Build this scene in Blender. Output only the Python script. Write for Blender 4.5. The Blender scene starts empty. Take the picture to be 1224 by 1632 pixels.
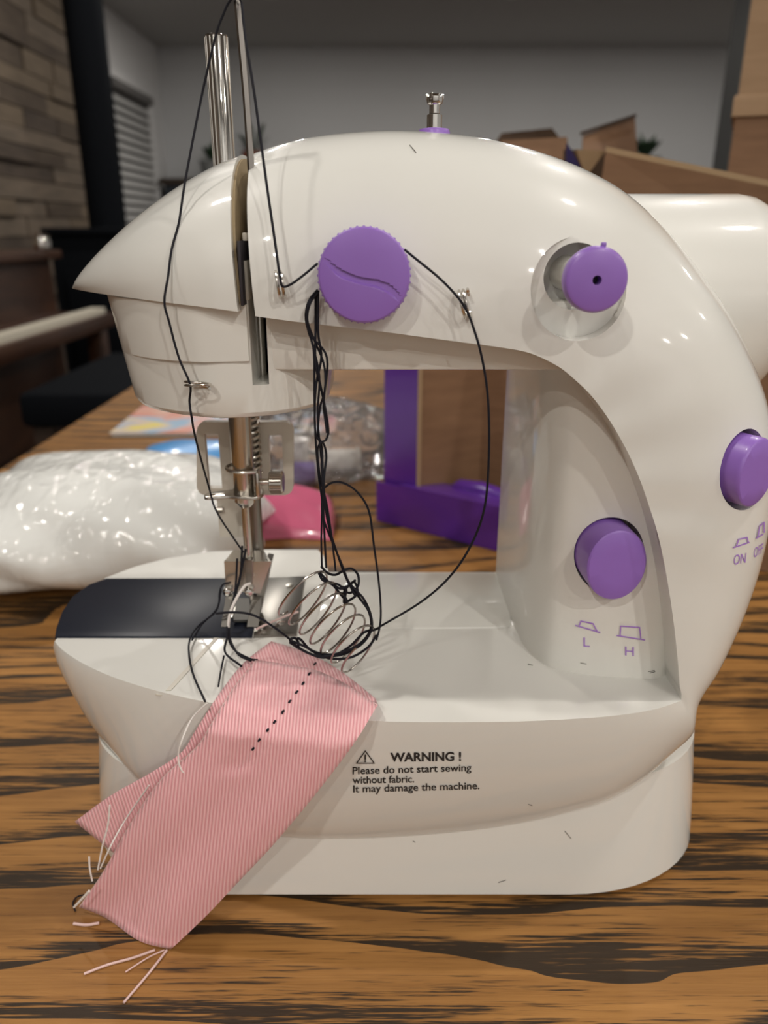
import bpy, bmesh, math, random
from math import sin, cos, tan, atan, pi, radians
from mathutils import Vector
from mathutils.bvhtree import BVHTree

random.seed(7)
S = 0.01                      # all lengths below are centimetres
TABLE_Z = 0.75                # table top above the floor, metres
CAM_H = 17.0                  # camera above the table top, cm
PITCH = radians(20.2)
FPX = 1226.0
CP, SP = cos(PITCH), sin(PITCH)
scene = bpy.context.scene
COL = scene.collection

# ------------------------------------------------------------------ camera
cam_d = bpy.data.cameras.new('camera')
cam = bpy.data.objects.new('camera', cam_d)
COL.objects.link(cam)
cam.location = (0, 0, TABLE_Z + CAM_H * S)
cam.rotation_euler = (pi / 2 - PITCH, 0, 0)
cam_d.sensor_fit = 'VERTICAL'
cam_d.sensor_height = 36.0
cam_d.lens = 36.0 * FPX / 1632.0
cam_d.clip_start = 0.01
cam_d.clip_end = 50
cam_d.dof.use_dof = True
cam_d.dof.focus_distance = 0.17
cam_d.dof.aperture_fstop = 17.0
scene.camera = cam

# ------------------------------------------------------------------ world, exposure
w = bpy.data.worlds.new('room_ambient')
scene.world = w
w.use_nodes = True
w.node_tree.nodes['Background'].inputs[0].default_value = (0.9, 0.85, 0.78, 1)
w.node_tree.nodes['Background'].inputs[1].default_value = 0.05
vs = scene.view_settings
vs.view_transform = 'Standard'
vs.look = 'None'
vs.gamma = 1
vs.use_curve_mapping = False
vs.exposure = 0.0

LAMP_POWER = 8.6
LAMP_COL = (1.0, 0.945, 0.875)


# ------------------------------------------------------------------ helpers
def W(p):
    return Vector((p[0] * S, p[1] * S, TABLE_Z + p[2] * S))


def ray(px, py):
    u = (px - 612.0) / FPX
    v = (816.0 - py) / FPX
    return Vector((u, CP + v * SP, -SP + v * CP))


def Q(px, py, d):
    """point at depth d (cm in front of the lens, along the table)"""
    r = ray(px, py)
    k = d / r.y
    return (r.x * k, d, CAM_H + r.z * k)


def QZ(px, py, z):
    """point at height z (cm above the table)"""
    r = ray(px, py)
    k = (z - CAM_H) / r.z
    return (r.x * k, r.y * k, z)


def cat(pts, n):
    """Catmull-Rom through pts, n samples per span"""
    pts = [Vector(p) for p in pts]
    out = []
    L = len(pts)
    for i in range(L - 1):
        p0 = pts[i - 1] if i else pts[0] * 2 - pts[1]
        p1, p2 = pts[i], pts[i + 1]
        p3 = pts[i + 2] if i + 2 < L else p2 * 2 - p1
        for k in range(n):
            t = k / n
            out.append(0.5 * ((2 * p1) + (p2 - p0) * t + (2 * p0 - 5 * p1 + 4 * p2 - p3) * t * t
                              + (3 * p1 - p0 - 3 * p2 + p3) * t ** 3))
    out.append(pts[-1].copy())
    return out


def interp(x, xs, ys):
    if x <= xs[0]:
        return ys[0]
    for i in range(len(xs) - 1):
        if x <= xs[i + 1]:
            t = (x - xs[i]) / max(1e-9, xs[i + 1] - xs[i])
            return ys[i] + (ys[i + 1] - ys[i]) * t
    return ys[-1]


class G:
    """collects geometry (cm) for one mesh object"""

    def __init__(self):
        self.v, self.f, self.uv = [], [], None

    def add(self, v, f):
        o = len(self.v)
        self.v += [Vector(p) for p in v]
        self.f += [tuple(i + o for i in q) for q in f]
        return self

    def box(self, c, s, rz=0.0, bev=0.0, seg=2, taper=1.0):
        bm = bmesh.new()
        bmesh.ops.create_cube(bm, size=1)
        for vv in bm.verts:
            k = taper if vv.co.z > 0 else 1.0
            vv.co = Vector((vv.co.x * s[0] * k, vv.co.y * s[1] * k, vv.co.z * s[2]))
        if bev:
            bmesh.ops.bevel(bm, geom=bm.edges[:] + bm.verts[:], offset=bev, segments=seg, profile=0.5, affect='EDGES')
        cz, sz = cos(rz), sin(rz)
        bm.verts.index_update()
        vv = [(c[0] + p.co.x * cz - p.co.y * sz, c[1] + p.co.x * sz + p.co.y * cz, c[2] + p.co.z) for p in bm.verts]
        ff = [tuple(q.index for q in p.verts) for p in bm.faces]
        bm.free()
        return self.add(vv, ff)

    def tube(self, path, r, n=8, caps=True):
        path = [Vector(p) for p in path]
        L = len(path)
        rr = r if isinstance(r, (list, tuple)) else [r] * L
        vv, ff = [], []
        up = None
        for i, p in enumerate(path):
            t = (path[min(i + 1, L - 1)] - path[max(i - 1, 0)])
            if t.length < 1e-9:
                t = Vector((0, 0, 1))
            t.normalize()
            if up is None:
                a = Vector((0, 0, 1)) if abs(t.z) < 0.9 else Vector((1, 0, 0))
                up = (a - t * a.dot(t)).normalized()
            else:
                up = (up - t * up.dot(t))
                if up.length < 1e-6:
                    up = t.orthogonal()
                up.normalize()
            sd = t.cross(up)
            for k in range(n):
                a = 2 * pi * k / n
                vv.append(p + (up * cos(a) + sd * sin(a)) * rr[i])
        for i in range(L - 1):
            for k in range(n):
                k2 = (k + 1) % n
                ff.append((i * n + k, i * n + k2, (i + 1) * n + k2, (i + 1) * n + k))
        if caps:
            ff.append(tuple(range(n - 1, -1, -1)))
            ff.append(tuple((L - 1) * n + k for k in range(n)))
        return self.add(vv, ff)

    def lathe(self, o, ax, prof, n=32, ell=(1, 1), ref=None):
        """prof: list of (distance along ax, radius); ax direction"""
        o, ax = Vector(o), Vector(ax).normalized()
        ref = Vector(ref) if ref else (Vector((0, 0, 1)) if abs(ax.z) < 0.9 else Vector((1, 0, 0)))
        up = (ref - ax * ref.dot(ax)).normalized()
        sd = ax.cross(up)
        vv, ff = [], []
        for (h, r) in prof:
            for k in range(n):
                a = 2 * pi * k / n
                vv.append(o + ax * h + up * (cos(a) * r * ell[1]) + sd * (sin(a) * r * ell[0]))
        for i in range(len(prof) - 1):
            for k in range(n):
                k2 = (k + 1) % n
                ff.append((i * n + k, (i + 1) * n + k, (i + 1) * n + k2, i * n + k2))
        ff.append(tuple(range(n)))
        ff.append(tuple((len(prof) - 1) * n + k for k in range(n - 1, -1, -1)))
        return self.add(vv, ff)

    def prism(self, plan, z0, z1, bev=0.0, seg=2):
        bm = bmesh.new()
        lo = [bm.verts.new((p[0], p[1], z0)) for p in plan]
        hi = [bm.verts.new((p[0], p[1], z1)) for p in plan]
        n = len(plan)
        bm.faces.new(lo[::-1])
        top = bm.faces.new(hi)
        for i in range(n):
            j = (i + 1) % n
            bm.faces.new((lo[i], lo[j], hi[j], hi[i]))
        bmesh.ops.recalc_face_normals(bm, faces=bm.faces[:])
        if bev:
            bmesh.ops.bevel(bm, geom=list(top.edges), offset=bev, segments=seg, profile=0.5, affect='EDGES')
        bm.verts.index_update()
        vv = [p.co.copy() for p in bm.verts]
        ff = [tuple(q.index for q in p.verts) for p in bm.faces]
        bm.free()
        return self.add(vv, ff)

    def panel(self, a, b, c, d, th, nrm=None):
        """thick board from four corners, extruded by th along nrm"""
        a, b, c, d = map(Vector, (a, b, c, d))
        n = Vector(nrm) if nrm else (b - a).cross(d - a).normalized()
        o = n * th
        vv = [a, b, c, d, a + o, b + o, c + o, d + o]
        ff = [(3, 2, 1, 0), (4, 5, 6, 7), (0, 1, 5, 4), (1, 2, 6, 5), (2, 3, 7, 6), (3, 0, 4, 7)]
        return self.add(vv, ff)

    def grid(self, fn, nu, nv):
        vv = [fn(i / nu, j / nv) for i in range(nu + 1) for j in range(nv + 1)]
        ff = [(i * (nv + 1) + j, (i + 1) * (nv + 1) + j, (i + 1) * (nv + 1) + j + 1, i * (nv + 1) + j + 1)
              for i in range(nu) for j in range(nv)]
        return self.add(vv, ff)


OFF = {}


def off(o):
    return OFF[o.name]


def put(name, g, m, parent=None, ang=35, recalc=True):
    me = bpy.data.meshes.new(name)
    if parent is not None:
        base = off(parent)
    else:
        xs = [p.x for p in g.v]
        ys = [p.y for p in g.v]
        zs = [p.z for p in g.v]
        base = W(((min(xs) + max(xs)) / 2, (min(ys) + max(ys)) / 2, min(zs)))
    me.from_pydata([tuple(W(p) - base) for p in g.v], [], g.f)
    if recalc:
        bm = bmesh.new()
        bm.from_mesh(me)
        bmesh.ops.recalc_face_normals(bm, faces=bm.faces[:])
        bm.to_mesh(me)
        bm.free()
    me.validate()
    if g.uv:
        ul = me.uv_layers.new(name='uv')
        for lp in me.loops:
            ul.data[lp.index].uv = g.uv[lp.vertex_index]
    me.polygons.foreach_set('use_smooth', [True] * len(me.polygons))
    me.set_sharp_from_angle(angle=radians(ang))
    me.materials.append(m)
    o = bpy.data.objects.new(name, me)
    COL.objects.link(o)
    if parent is not None:
        o.parent = parent
    else:
        o.location = base
    OFF[o.name] = base
    return o


def thing(name, label, cat_, loc, group=None):
    o = bpy.data.objects.new(name, None)
    o.empty_display_size = 0.02
    COL.objects.link(o)
    o.location = W(loc)
    OFF[o.name] = W(loc)
    tag(o, label, cat_, group)
    return o


def tag(o, label=None, cat_=None, group=None, kind=None):
    if label:
        o['label'] = label
    if cat_:
        o['category'] = cat_
    if group:
        o['group'] = group
    if kind:
        o['kind'] = kind
    return o


def cut(o, cutters):
    """boolean difference, applied at once; the cutters are not kept"""
    tmp = []
    for g in cutters:
        c = put('cutter', g, M['white'], None)
        tmp.append(c)
        md = o.modifiers.new('cut', 'BOOLEAN')
        md.operation = 'DIFFERENCE'
        md.solver = 'EXACT'
        md.object = c
    bpy.context.view_layer.update()
    dg = bpy.context.evaluated_depsgraph_get()
    me = bpy.data.meshes.new_from_object(o.evaluated_get(dg))
    old = o.data
    o.modifiers.clear()
    me.name = old.name
    o.data = me
    bpy.data.meshes.remove(old)
    for c in tmp:
        cm = c.data
        bpy.data.objects.remove(c)
        bpy.data.meshes.remove(cm)
    me.polygons.foreach_set('use_smooth', [True] * len(me.polygons))
    me.set_sharp_from_angle(angle=radians(35))


def bvh_of(*objs):
    vv, ff = [], []
    for o in objs:
        b = off(o)
        k = len(vv)
        vv += [v.co + b for v in o.data.vertices]
        ff += [tuple(i + k for i in p.vertices) for p in o.data.polygons]
    return BVHTree.FromPolygons(vv, ff)


CAMW = W((0, 0, CAM_H))


def hit(bvh, px, py, lift):
    """where the sight line through a photo pixel meets the surface, lifted off it (cm)"""
    p, n, i, d = bvh.ray_cast(CAMW, ray(px, py).normalized())
    if p is None:
        return None
    dirn = ray(px, py)
    if n.dot(dirn) > 0:
        n = -n
    p = p + n * (lift * S)
    return (p.x / S, p.y / S, (p.z - TABLE_Z) / S)


# ------------------------------------------------------------------ materials
M = {}


def mat(key, col, rough=0.5, metal=0.0, coat=0.0, sss=0.0, spec=0.5, bump=None, var=None, trans=0.0, sheen=0.0, aniso=None):
    m = bpy.data.materials.new(key)
    m.use_nodes = True
    nt = m.node_tree
    b = nt.nodes['Principled BSDF']
    b.inputs['Base Color'].default_value = (*col, 1)
    b.inputs['Roughness'].default_value = rough
    b.inputs['Metallic'].default_value = metal
    b.inputs['Specular IOR Level'].default_value = spec
    b.inputs['Coat Weight'].default_value = coat
    b.inputs['Coat Roughness'].default_value = 0.05
    b.inputs['Transmission Weight'].default_value = trans
    b.inputs['Sheen Weight'].default_value = sheen
    if sss:
        b.inputs['Subsurface Weight'].default_value = sss
        b.inputs['Subsurface Radius'].default_value = (0.004, 0.003, 0.002)
        b.inputs['Subsurface Scale'].default_value = 1.0
    tc = nt.nodes.new('ShaderNodeTexCoord')
    if var:      # (scale, second colour, stretch)
        sc_, c2, st = var
        mp = nt.nodes.new('ShaderNodeMapping')
        mp.inputs['Scale'].default_value = st
        nt.links.new(tc.outputs['Object'], mp.inputs[0])
        nz = nt.nodes.new('ShaderNodeTexNoise')
        nz.inputs['Scale'].default_value = sc_
        nz.inputs['Detail'].default_value = 5
        nt.links.new(mp.outputs[0], nz.inputs['Vector'])
        cr = nt.nodes.new('ShaderNodeValToRGB')
        cr.color_ramp.elements[0].position = 0.35
        cr.color_ramp.elements[1].position = 0.68
        cr.color_ramp.elements[0].color = (*col, 1)
        cr.color_ramp.elements[1].color = (*c2, 1)
        nt.links.new(nz.outputs[0], cr.inputs[0])
        nt.links.new(cr.outputs[0], b.inputs['Base Color'])
    if bump:     # (scale, strength, stretch)
        sc_, st_, st = bump
        mp = nt.nodes.new('ShaderNodeMapping')
        mp.inputs['Scale'].default_value = st
        nt.links.new(tc.outputs['Object'], mp.inputs[0])
        nz = nt.nodes.new('ShaderNodeTexNoise')
        nz.inputs['Scale'].default_value = sc_
        nz.inputs['Detail'].default_value = 4
        nt.links.new(mp.outputs[0], nz.inputs['Vector'])
        bp = nt.nodes.new('ShaderNodeBump')
        bp.inputs['Strength'].default_value = st_
        bp.inputs['Distance'].default_value = 0.002
        nt.links.new(nz.outputs[0], bp.inputs['Height'])
        nt.links.new(bp.outputs[0], b.inputs['Normal'])
    M[key] = m
    return m


ONE = (1, 1, 1)
mat('white', (0.77, 0.765, 0.72), 0.38, coat=1.0, spec=0.25)
mat('white_low', (0.76, 0.75, 0.70), 0.4, coat=0.6, spec=0.25)
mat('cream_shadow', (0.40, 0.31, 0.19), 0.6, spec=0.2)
mat('frost', (0.62, 0.58, 0.50), 0.35)
mat('purple', (0.30, 0.155, 0.56), 0.36, coat=0.1)
mat('purple_card', (0.10, 0.025, 0.28), 0.3, coat=0.3)
mat('dark_hole', (0.02, 0.015, 0.02), 0.6)
mat('navy_plate', (0.012, 0.015, 0.026), 0.34, spec=0.22)
mat('steel', (0.62, 0.59, 0.54), 0.24, 1.0)
mat('steel_dark', (0.30, 0.285, 0.26), 0.3, 1.0)
mat('steel_shaded', (0.13, 0.125, 0.115), 0.5, 0.6)  # steel darkened: shade under the foot put into the colour
mat('spring_wire', (0.42, 0.39, 0.36), 0.25, 1.0)
mat('chrome', (0.80, 0.78, 0.74), 0.1, 1.0)
mat('black_print', (0.02, 0.02, 0.022), 0.5)
mat('purple_print', (0.38, 0.20, 0.62), 0.5)
mat('black_thread', (0.008, 0.008, 0.014), 0.75, spec=0.3)
mat('pale_thread', (0.75, 0.55, 0.52), 0.7)
mat('white_thread', (0.82, 0.78, 0.74), 0.6)
mat('lint', (0.09, 0.075, 0.06), 0.9)


def fabric_mat():
    m = bpy.data.materials.new('pink_ribbed_satin')
    m.use_nodes = True
    nt = m.node_tree
    b = nt.nodes['Principled BSDF']
    b.inputs['Roughness'].default_value = 0.5
    b.inputs['Sheen Weight'].default_value = 0.25
    uv = nt.nodes.new('ShaderNodeUVMap')
    wv = nt.nodes.new('ShaderNodeTexWave')
    wv.bands_direction = 'X'
    wv.inputs['Scale'].default_value = 1.0
    wv.inputs['Distortion'].default_value = 0.15
    mp = nt.nodes.new('ShaderNodeMapping')
    mp.inputs['Scale'].default_value = (1.75, 1.75, 1)
    nt.links.new(uv.outputs[0], mp.inputs[0])
    nt.links.new(mp.outputs[0], wv.inputs['Vector'])
    nz = nt.nodes.new('ShaderNodeTexNoise')
    nz.inputs['Scale'].default_value = 60
    mp2 = nt.nodes.new('ShaderNodeMapping')
    mp2.inputs['Scale'].default_value = (0.5, 2.5, 1)
    nt.links.new(uv.outputs[0], mp2.inputs[0])
    nt.links.new(mp2.outputs[0], nz.inputs['Vector'])
    cr = nt.nodes.new('ShaderNodeValToRGB')
    cr.color_ramp.elements[0].color = (0.82, 0.35, 0.385, 1)
    cr.color_ramp.elements[1].color = (0.99, 0.58, 0.60, 1)
    cr.color_ramp.elements[0].position = 0.1
    cr.color_ramp.elements[1].position = 0.75
    mx = nt.nodes.new('ShaderNodeMath')
    mx.operation = 'MULTIPLY_ADD'
    mx.inputs[1].default_value = 0.25
    nt.links.new(nz.outputs[0], mx.inputs[0])
    nt.links.new(wv.outputs['Fac'], mx.inputs[2])
    sb = nt.nodes.new('ShaderNodeMath')
    sb.operation = 'SUBTRACT'
    sb.inputs[1].default_value = 0.12
    nt.links.new(mx.outputs[0], sb.inputs[0])
    nt.links.new(sb.outputs[0], cr.inputs[0])
    nt.links.new(cr.outputs[0], b.inputs['Base Color'])
    bp = nt.nodes.new('ShaderNodeBump')
    bp.inputs['Strength'].default_value = 0.5
    bp.inputs['Distance'].default_value = 0.0004
    nt.links.new(mx.outputs[0], bp.inputs['Height'])
    nt.links.new(bp.outputs[0], b.inputs['Normal'])
    M['pink'] = m


fabric_mat()


def wood_mat(key, light, mid, dark, sx=1.0):
    m = bpy.data.materials.new(key)
    m.use_nodes = True
    nt = m.node_tree
    N, L = nt.nodes, nt.links
    b = N['Principled BSDF']
    b.inputs['Roughness'].default_value = 0.5
    b.inputs['Specular IOR Level'].default_value = 0.3
    tc = N.new('ShaderNodeTexCoord')

    def noise(scale, vec_scale, detail=4, rough=0.55, dist=0.0, src=None):
        mp = N.new('ShaderNodeMapping')
        mp.inputs['Scale'].default_value = vec_scale
        L.new(src or tc.outputs['Object'], mp.inputs[0])
        n = N.new('ShaderNodeTexNoise')
        n.inputs['Scale'].default_value = scale
        n.inputs['Detail'].default_value = detail
        n.inputs['Roughness'].default_value = rough
        n.inputs['Distortion'].default_value = dist
        L.new(mp.outputs[0], n.inputs['Vector'])
        return n.outputs[0]

    def math2(op, a, bb, v=None):
        n = N.new('ShaderNodeMath')
        n.operation = op
        for i, q in enumerate((a, bb)):
            if isinstance(q, (int, float)):
                n.inputs[i].default_value = q
            else:
                L.new(q, n.inputs[i])
        if v is not None:
            n.inputs[2].default_value = v
        return n.outputs[0]

    def ramp(src, stops):
        r = N.new('ShaderNodeValToRGB')
        e = r.color_ramp.elements
        while len(e) < len(stops):
            e.new(0.5)
        for i, (p, c) in enumerate(stops):
            e[i].position = p
            e[i].color = (*c, 1) if len(c) == 3 else c
        L.new(src, r.inputs[0])
        return r.outputs[0]

    # growth bands: y position bent by slow noise, cut into rings
    sep = N.new('ShaderNodeSeparateXYZ')
    L.new(tc.outputs['Object'], sep.inputs[0])
    bend = noise(1.0, (2.4 * sx, 8.0, 1), 2)
    bend2 = noise(1.0, (8.0 * sx, 45.0, 1), 3)
    yb = math2('ADD', sep.outputs[1], math2('MULTIPLY', bend, 0.17))
    yb = math2('ADD', yb, math2('MULTIPLY', bend2, 0.014))
    saw = math2('FRACT', math2('MULTIPLY', yb, 1 / 0.019), 0)
    band = math2('POWER', math2('SUBTRACT', 1.0, saw), 2.3)      # sharp far edge, feathering towards the near side
    # pores: fine short streaks along x that crowd together inside each band
    pore = noise(1.0, (55.0 * sx, 1500.0, 1), 3, 0.6, 0.2)
    pore2 = noise(1.0, (16.0 * sx, 420.0, 1), 5, 0.65, 0.4)
    slow = noise(1.0, (6.0 * sx, 22.0, 1), 3)
    streak = math2('ADD', math2('MULTIPLY', pore, 0.9), math2('MULTIPLY', pore2, 0.7))
    dk = math2('ADD', streak, math2('MULTIPLY', band, 0.42))
    dk = math2('ADD', dk, math2('MULTIPLY', slow, 0.40))
    darkf = ramp(math2('MULTIPLY', dk, 0.5), [(0.56, (0, 0, 0)), (0.625, (1, 1, 1))])
    base = ramp(pore2, [(0.30, light), (0.72, mid)])
    tint = noise(1.0, (12.0 * sx, 45.0, 1), 5)
    tr = ramp(tint, [(0.3, (0.70, 0.64, 0.56)), (0.7, (1.15, 1.12, 1.05))])
    mx0 = N.new('ShaderNodeMix')
    mx0.data_type = 'RGBA'
    mx0.blend_type = 'MULTIPLY'
    mx0.inputs[0].default_value = 1.0
    L.new(base, mx0.inputs[6])
    L.new(tr, mx0.inputs[7])
    mx = N.new('ShaderNodeMix')
    mx.data_type = 'RGBA'
    L.new(darkf, mx.inputs[0])
    L.new(mx0.outputs[2], mx.inputs[6])
    mx.inputs[7].default_value = (*dark, 1)
    L.new(mx.outputs[2], b.inputs['Base Color'])
    bp = N.new('ShaderNodeBump')
    bp.inputs['Strength'].default_value = 0.25
    bp.inputs['Distance'].default_value = 0.0006
    bp.invert = True
    L.new(streak, bp.inputs['Height'])
    L.new(bp.outputs[0], b.inputs['Normal'])
    M[key] = m


wood_mat('table_oak', (0.42, 0.215, 0.066), (0.26, 0.122, 0.034), (0.034, 0.021, 0.011))

mat('wall_paint', (0.68, 0.69, 0.70), 0.85, bump=(60, 0.1, ONE))
mat('wall_white', (0.80, 0.80, 0.80), 0.8)
mat('ceiling_paint', (0.44, 0.435, 0.42), 0.9)
mat('floor_wood', (0.060, 0.030, 0.016), 0.45, var=(3, (0.03, 0.016, 0.010), (1, 12, 1)))
mat('blind_white', (0.6, 0.6, 0.59), 0.5)
mat('soot', (0.006, 0.007, 0.009), 0.9, spec=0.06)
mat('plank_a', (0.09, 0.066, 0.045), 0.8, var=(6, (0.06, 0.042, 0.03), (1, 1, 6)))
mat('plank_b', (0.165, 0.125, 0.085), 0.8, var=(6, (0.12, 0.09, 0.06), (1, 1, 6)))
mat('plank_c', (0.055, 0.040, 0.030), 0.8, var=(6, (0.09, 0.066, 0.048), (1, 1, 6)))
mat('plank_d', (0.12, 0.095, 0.07), 0.8, var=(6, (0.17, 0.13, 0.095), (1, 1, 6)))
mat('piano_brown', (0.055, 0.022, 0.010), 0.35, var=(5, (0.035, 0.014, 0.007), (1, 1, 8)))
mat('ivory', (0.62, 0.58, 0.48), 0.4)
mat('charcoal', (0.045, 0.046, 0.045), 0.6)
mat('cardboard', (0.235, 0.130, 0.068), 0.75, var=(40, (0.20, 0.108, 0.056), (1, 1, 6)))
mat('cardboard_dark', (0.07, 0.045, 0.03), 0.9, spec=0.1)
mat('cardboard_pale', (0.36, 0.235, 0.135), 0.75, var=(25, (0.31, 0.20, 0.11), (1, 1, 8)))
mat('cardboard_edge', (0.40, 0.28, 0.16), 0.85)
mat('navy_card', (0.03, 0.022, 0.10), 0.4)
mat('dark_wood', (0.05, 0.032, 0.022), 0.5)
mat('slate', (0.035, 0.042, 0.055), 0.6)
mat('terracotta', (0.28, 0.075, 0.045), 0.7)
mat('leaf', (0.03, 0.065, 0.03), 0.6)
mat('stone_grey', (0.25, 0.26, 0.255), 0.5)
mat('cloth_grey', (0.16, 0.155, 0.15), 0.85)
mat('pink_plastic', (0.56, 0.12, 0.215), 0.22, coat=0.6, bump=(40, 0.35, (1, 1, 3)))
mat('sky_blue', (0.09, 0.32, 0.68), 0.3, coat=0.3)
mat('lilac', (0.20, 0.14, 0.42), 0.4)
mat('spool_white', (0.66, 0.63, 0.57), 0.4)
mat('lamp_trim', (0.75, 0.74, 0.72), 0.5)


def bag_mat():
    m = mat('filled_bag', (0.76, 0.77, 0.745), 0.45, coat=0.9)
    nt = m.node_tree
    b = nt.nodes['Principled BSDF']
    tc = nt.nodes.new('ShaderNodeTexCoord')
    mp = nt.nodes.new('ShaderNodeMapping')
    mp.inputs['Scale'].default_value = (1.6, 1, 0.7)
    nt.links.new(tc.outputs['Object'], mp.inputs[0])
    vo = nt.nodes.new('ShaderNodeTexNoise')
    vo.inputs['Scale'].default_value = 48
    vo.inputs['Detail'].default_value = 1.5
    vo.inputs['Distortion'].default_value = 1.4
    nt.links.new(mp.outputs[0], vo.inputs['Vector'])
    bp = nt.nodes.new('ShaderNodeBump')
    bp.inputs['Strength'].default_value = 0.8
    bp.inputs['Distance'].default_value = 0.0055
    nt.links.new(vo.outputs[0], bp.inputs['Height'])
    nt.links.new(bp.outputs[0], b.inputs['Coat Normal'])
    b.inputs['Coat Roughness'].default_value = 0.10
    b.inputs['Specular IOR Level'].default_value = 0.1


bag_mat()


def clear_mat():
    m = bpy.data.materials.new('clear_plastic')
    m.use_nodes = True
    nt = m.node_tree
    nt.nodes.clear()
    out = nt.nodes.new('ShaderNodeOutputMaterial')
    tr = nt.nodes.new('ShaderNodeBsdfTransparent')
    tr.inputs[0].default_value = (0.93, 0.93, 0.94, 1)
    gl = nt.nodes.new('ShaderNodeBsdfGlossy')
    gl.inputs['Roughness'].default_value = 0.12
    df = nt.nodes.new('ShaderNodeBsdfDiffuse')
    df.inputs[0].default_value = (0.7, 0.68, 0.68, 1)
    fr = nt.nodes.new('ShaderNodeFresnel')
    fr.inputs[0].default_value = 1.5
    tc = nt.nodes.new('ShaderNodeTexCoord')
    nz = nt.nodes.new('ShaderNodeTexNoise')
    nz.inputs['Scale'].default_value = 45
    nz.inputs['Distortion'].default_value = 1.5
    nt.links.new(tc.outputs['Object'], nz.inputs['Vector'])
    bp = nt.nodes.new('ShaderNodeBump')
    bp.inputs['Distance'].default_value = 0.012
    nt.links.new(nz.outputs[0], bp.inputs['Height'])
    for s_ in (gl, fr):
        nt.links.new(bp.outputs[0], s_.inputs['Normal'])
    m1 = nt.nodes.new('ShaderNodeMixShader')
    m1.inputs[0].default_value = 0.16
    m2 = nt.nodes.new('ShaderNodeMixShader')
    nt.links.new(tr.outputs[0], m1.inputs[1])
    nt.links.new(df.outputs[0], m1.inputs[2])
    nt.links.new(fr.outputs[0], m2.inputs[0])
    nt.links.new(m1.outputs[0], m2.inputs[1])
    nt.links.new(gl.outputs[0], m2.inputs[2])
    nt.links.new(m2.outputs[0], out.inputs[0])
    M['clear'] = m


clear_mat()


def print_mat():
    m = bpy.data.materials.new('booklet_print')
    m.use_nodes = True
    nt = m.node_tree
    b = nt.nodes['Principled BSDF']
    b.inputs['Roughness'].default_value = 0.35
    tc = nt.nodes.new('ShaderNodeTexCoord')
    nz = nt.nodes.new('ShaderNodeTexNoise')
    nz.inputs['Scale'].default_value = 17
    nz.inputs['Detail'].default_value = 2
    nz.inputs['Distortion'].default_value = 0.8
    nt.links.new(tc.outputs['Object'], nz.inputs['Vector'])
    cr = nt.nodes.new('ShaderNodeValToRGB')
    e = cr.color_ramp.elements
    stops = [(0.30, (0.72, 0.60, 0.12)), (0.38, (0.60, 0.50, 0.45)), (0.45, (0.20, 0.42, 0.62)), (0.50, (0.60, 0.46, 0.44)),
             (0.57, (0.62, 0.22, 0.16)), (0.64, (0.66, 0.42, 0.33)), (0.72, (0.55, 0.14, 0.22))]
    while len(e) < len(stops):
        e.new(0.5)
    for i, (p, c) in enumerate(stops):
        e[i].position = p
        e[i].color = (*c, 1)
    nt.links.new(nz.outputs[0], cr.inputs[0])
    nt.links.new(cr.outputs[0], b.inputs['Base Color'])
    M['print'] = m


print_mat()

# ================================================================== the room
FLOOR = -75.0
CEIL = 165.0
XL, XR, YB, YF = -197.0, 430.0, 765.0, -330.0


def slab(name, lo, hi, m, parent=None, kind='structure'):
    g = G().box([(a + b) / 2 for a, b in zip(lo, hi)], [b - a for a, b in zip(lo, hi)])
    o = put(name, g, m, parent)
    if parent is None and kind:
        o['kind'] = kind
    return o


slab('floor', (XL - 40, YF - 10, FLOOR - 5), (XR + 10, YB + 10, FLOOR), M['floor_wood'])
slab('ceiling', (XL - 40, YF - 10, CEIL), (XR + 10, YB + 10, CEIL + 5), M['ceiling_paint'])
slab('wall_back', (XL - 40, YB, FLOOR), (XR + 10, YB + 10, CEIL), M['wall_paint'])
wl = slab('wall_left', (XL - 10, 500, FLOOR), (XL, YB, CEIL), M['wall_white'])
slab('wall_right', (XR, YF, FLOOR), (XR + 10, YB, CEIL), M['wall_paint'])
slab('wall_front', (XL - 40, YF - 10, FLOOR), (XR + 10, YF, CEIL), M['wall_paint'])

# plank-clad wall on the left, its boards laid one by one
XP = -172.0
wp = slab('wall_left_clad', (XP - 40, YF, FLOOR), (XP, 500, CEIL), M['plank_c'])
rows = 0
z = FLOOR + 60
while z < CEIL - 3:
    hh = random.choice((7.5, 9.0, 10.5))
    if z + hh > CEIL - 1:
        break
    y = 150 + random.uniform(-60, 0)
    while y < 499:
        ln = random.uniform(34, 85)
        y1 = min(499.5, y + ln)
        th = random.uniform(1.2, 3.6)
        if y1 - y > 5:
            g = G().box((XP + th / 2, (y + y1) / 2, z + hh / 2), (th, y1 - y - 0.6, hh - 0.6))
            put('plank', g, M[random.choice(['plank_a', 'plank_b', 'plank_c', 'plank_d', 'plank_a', 'plank_d'])], wp)
        y = y1
    z += hh

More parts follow.
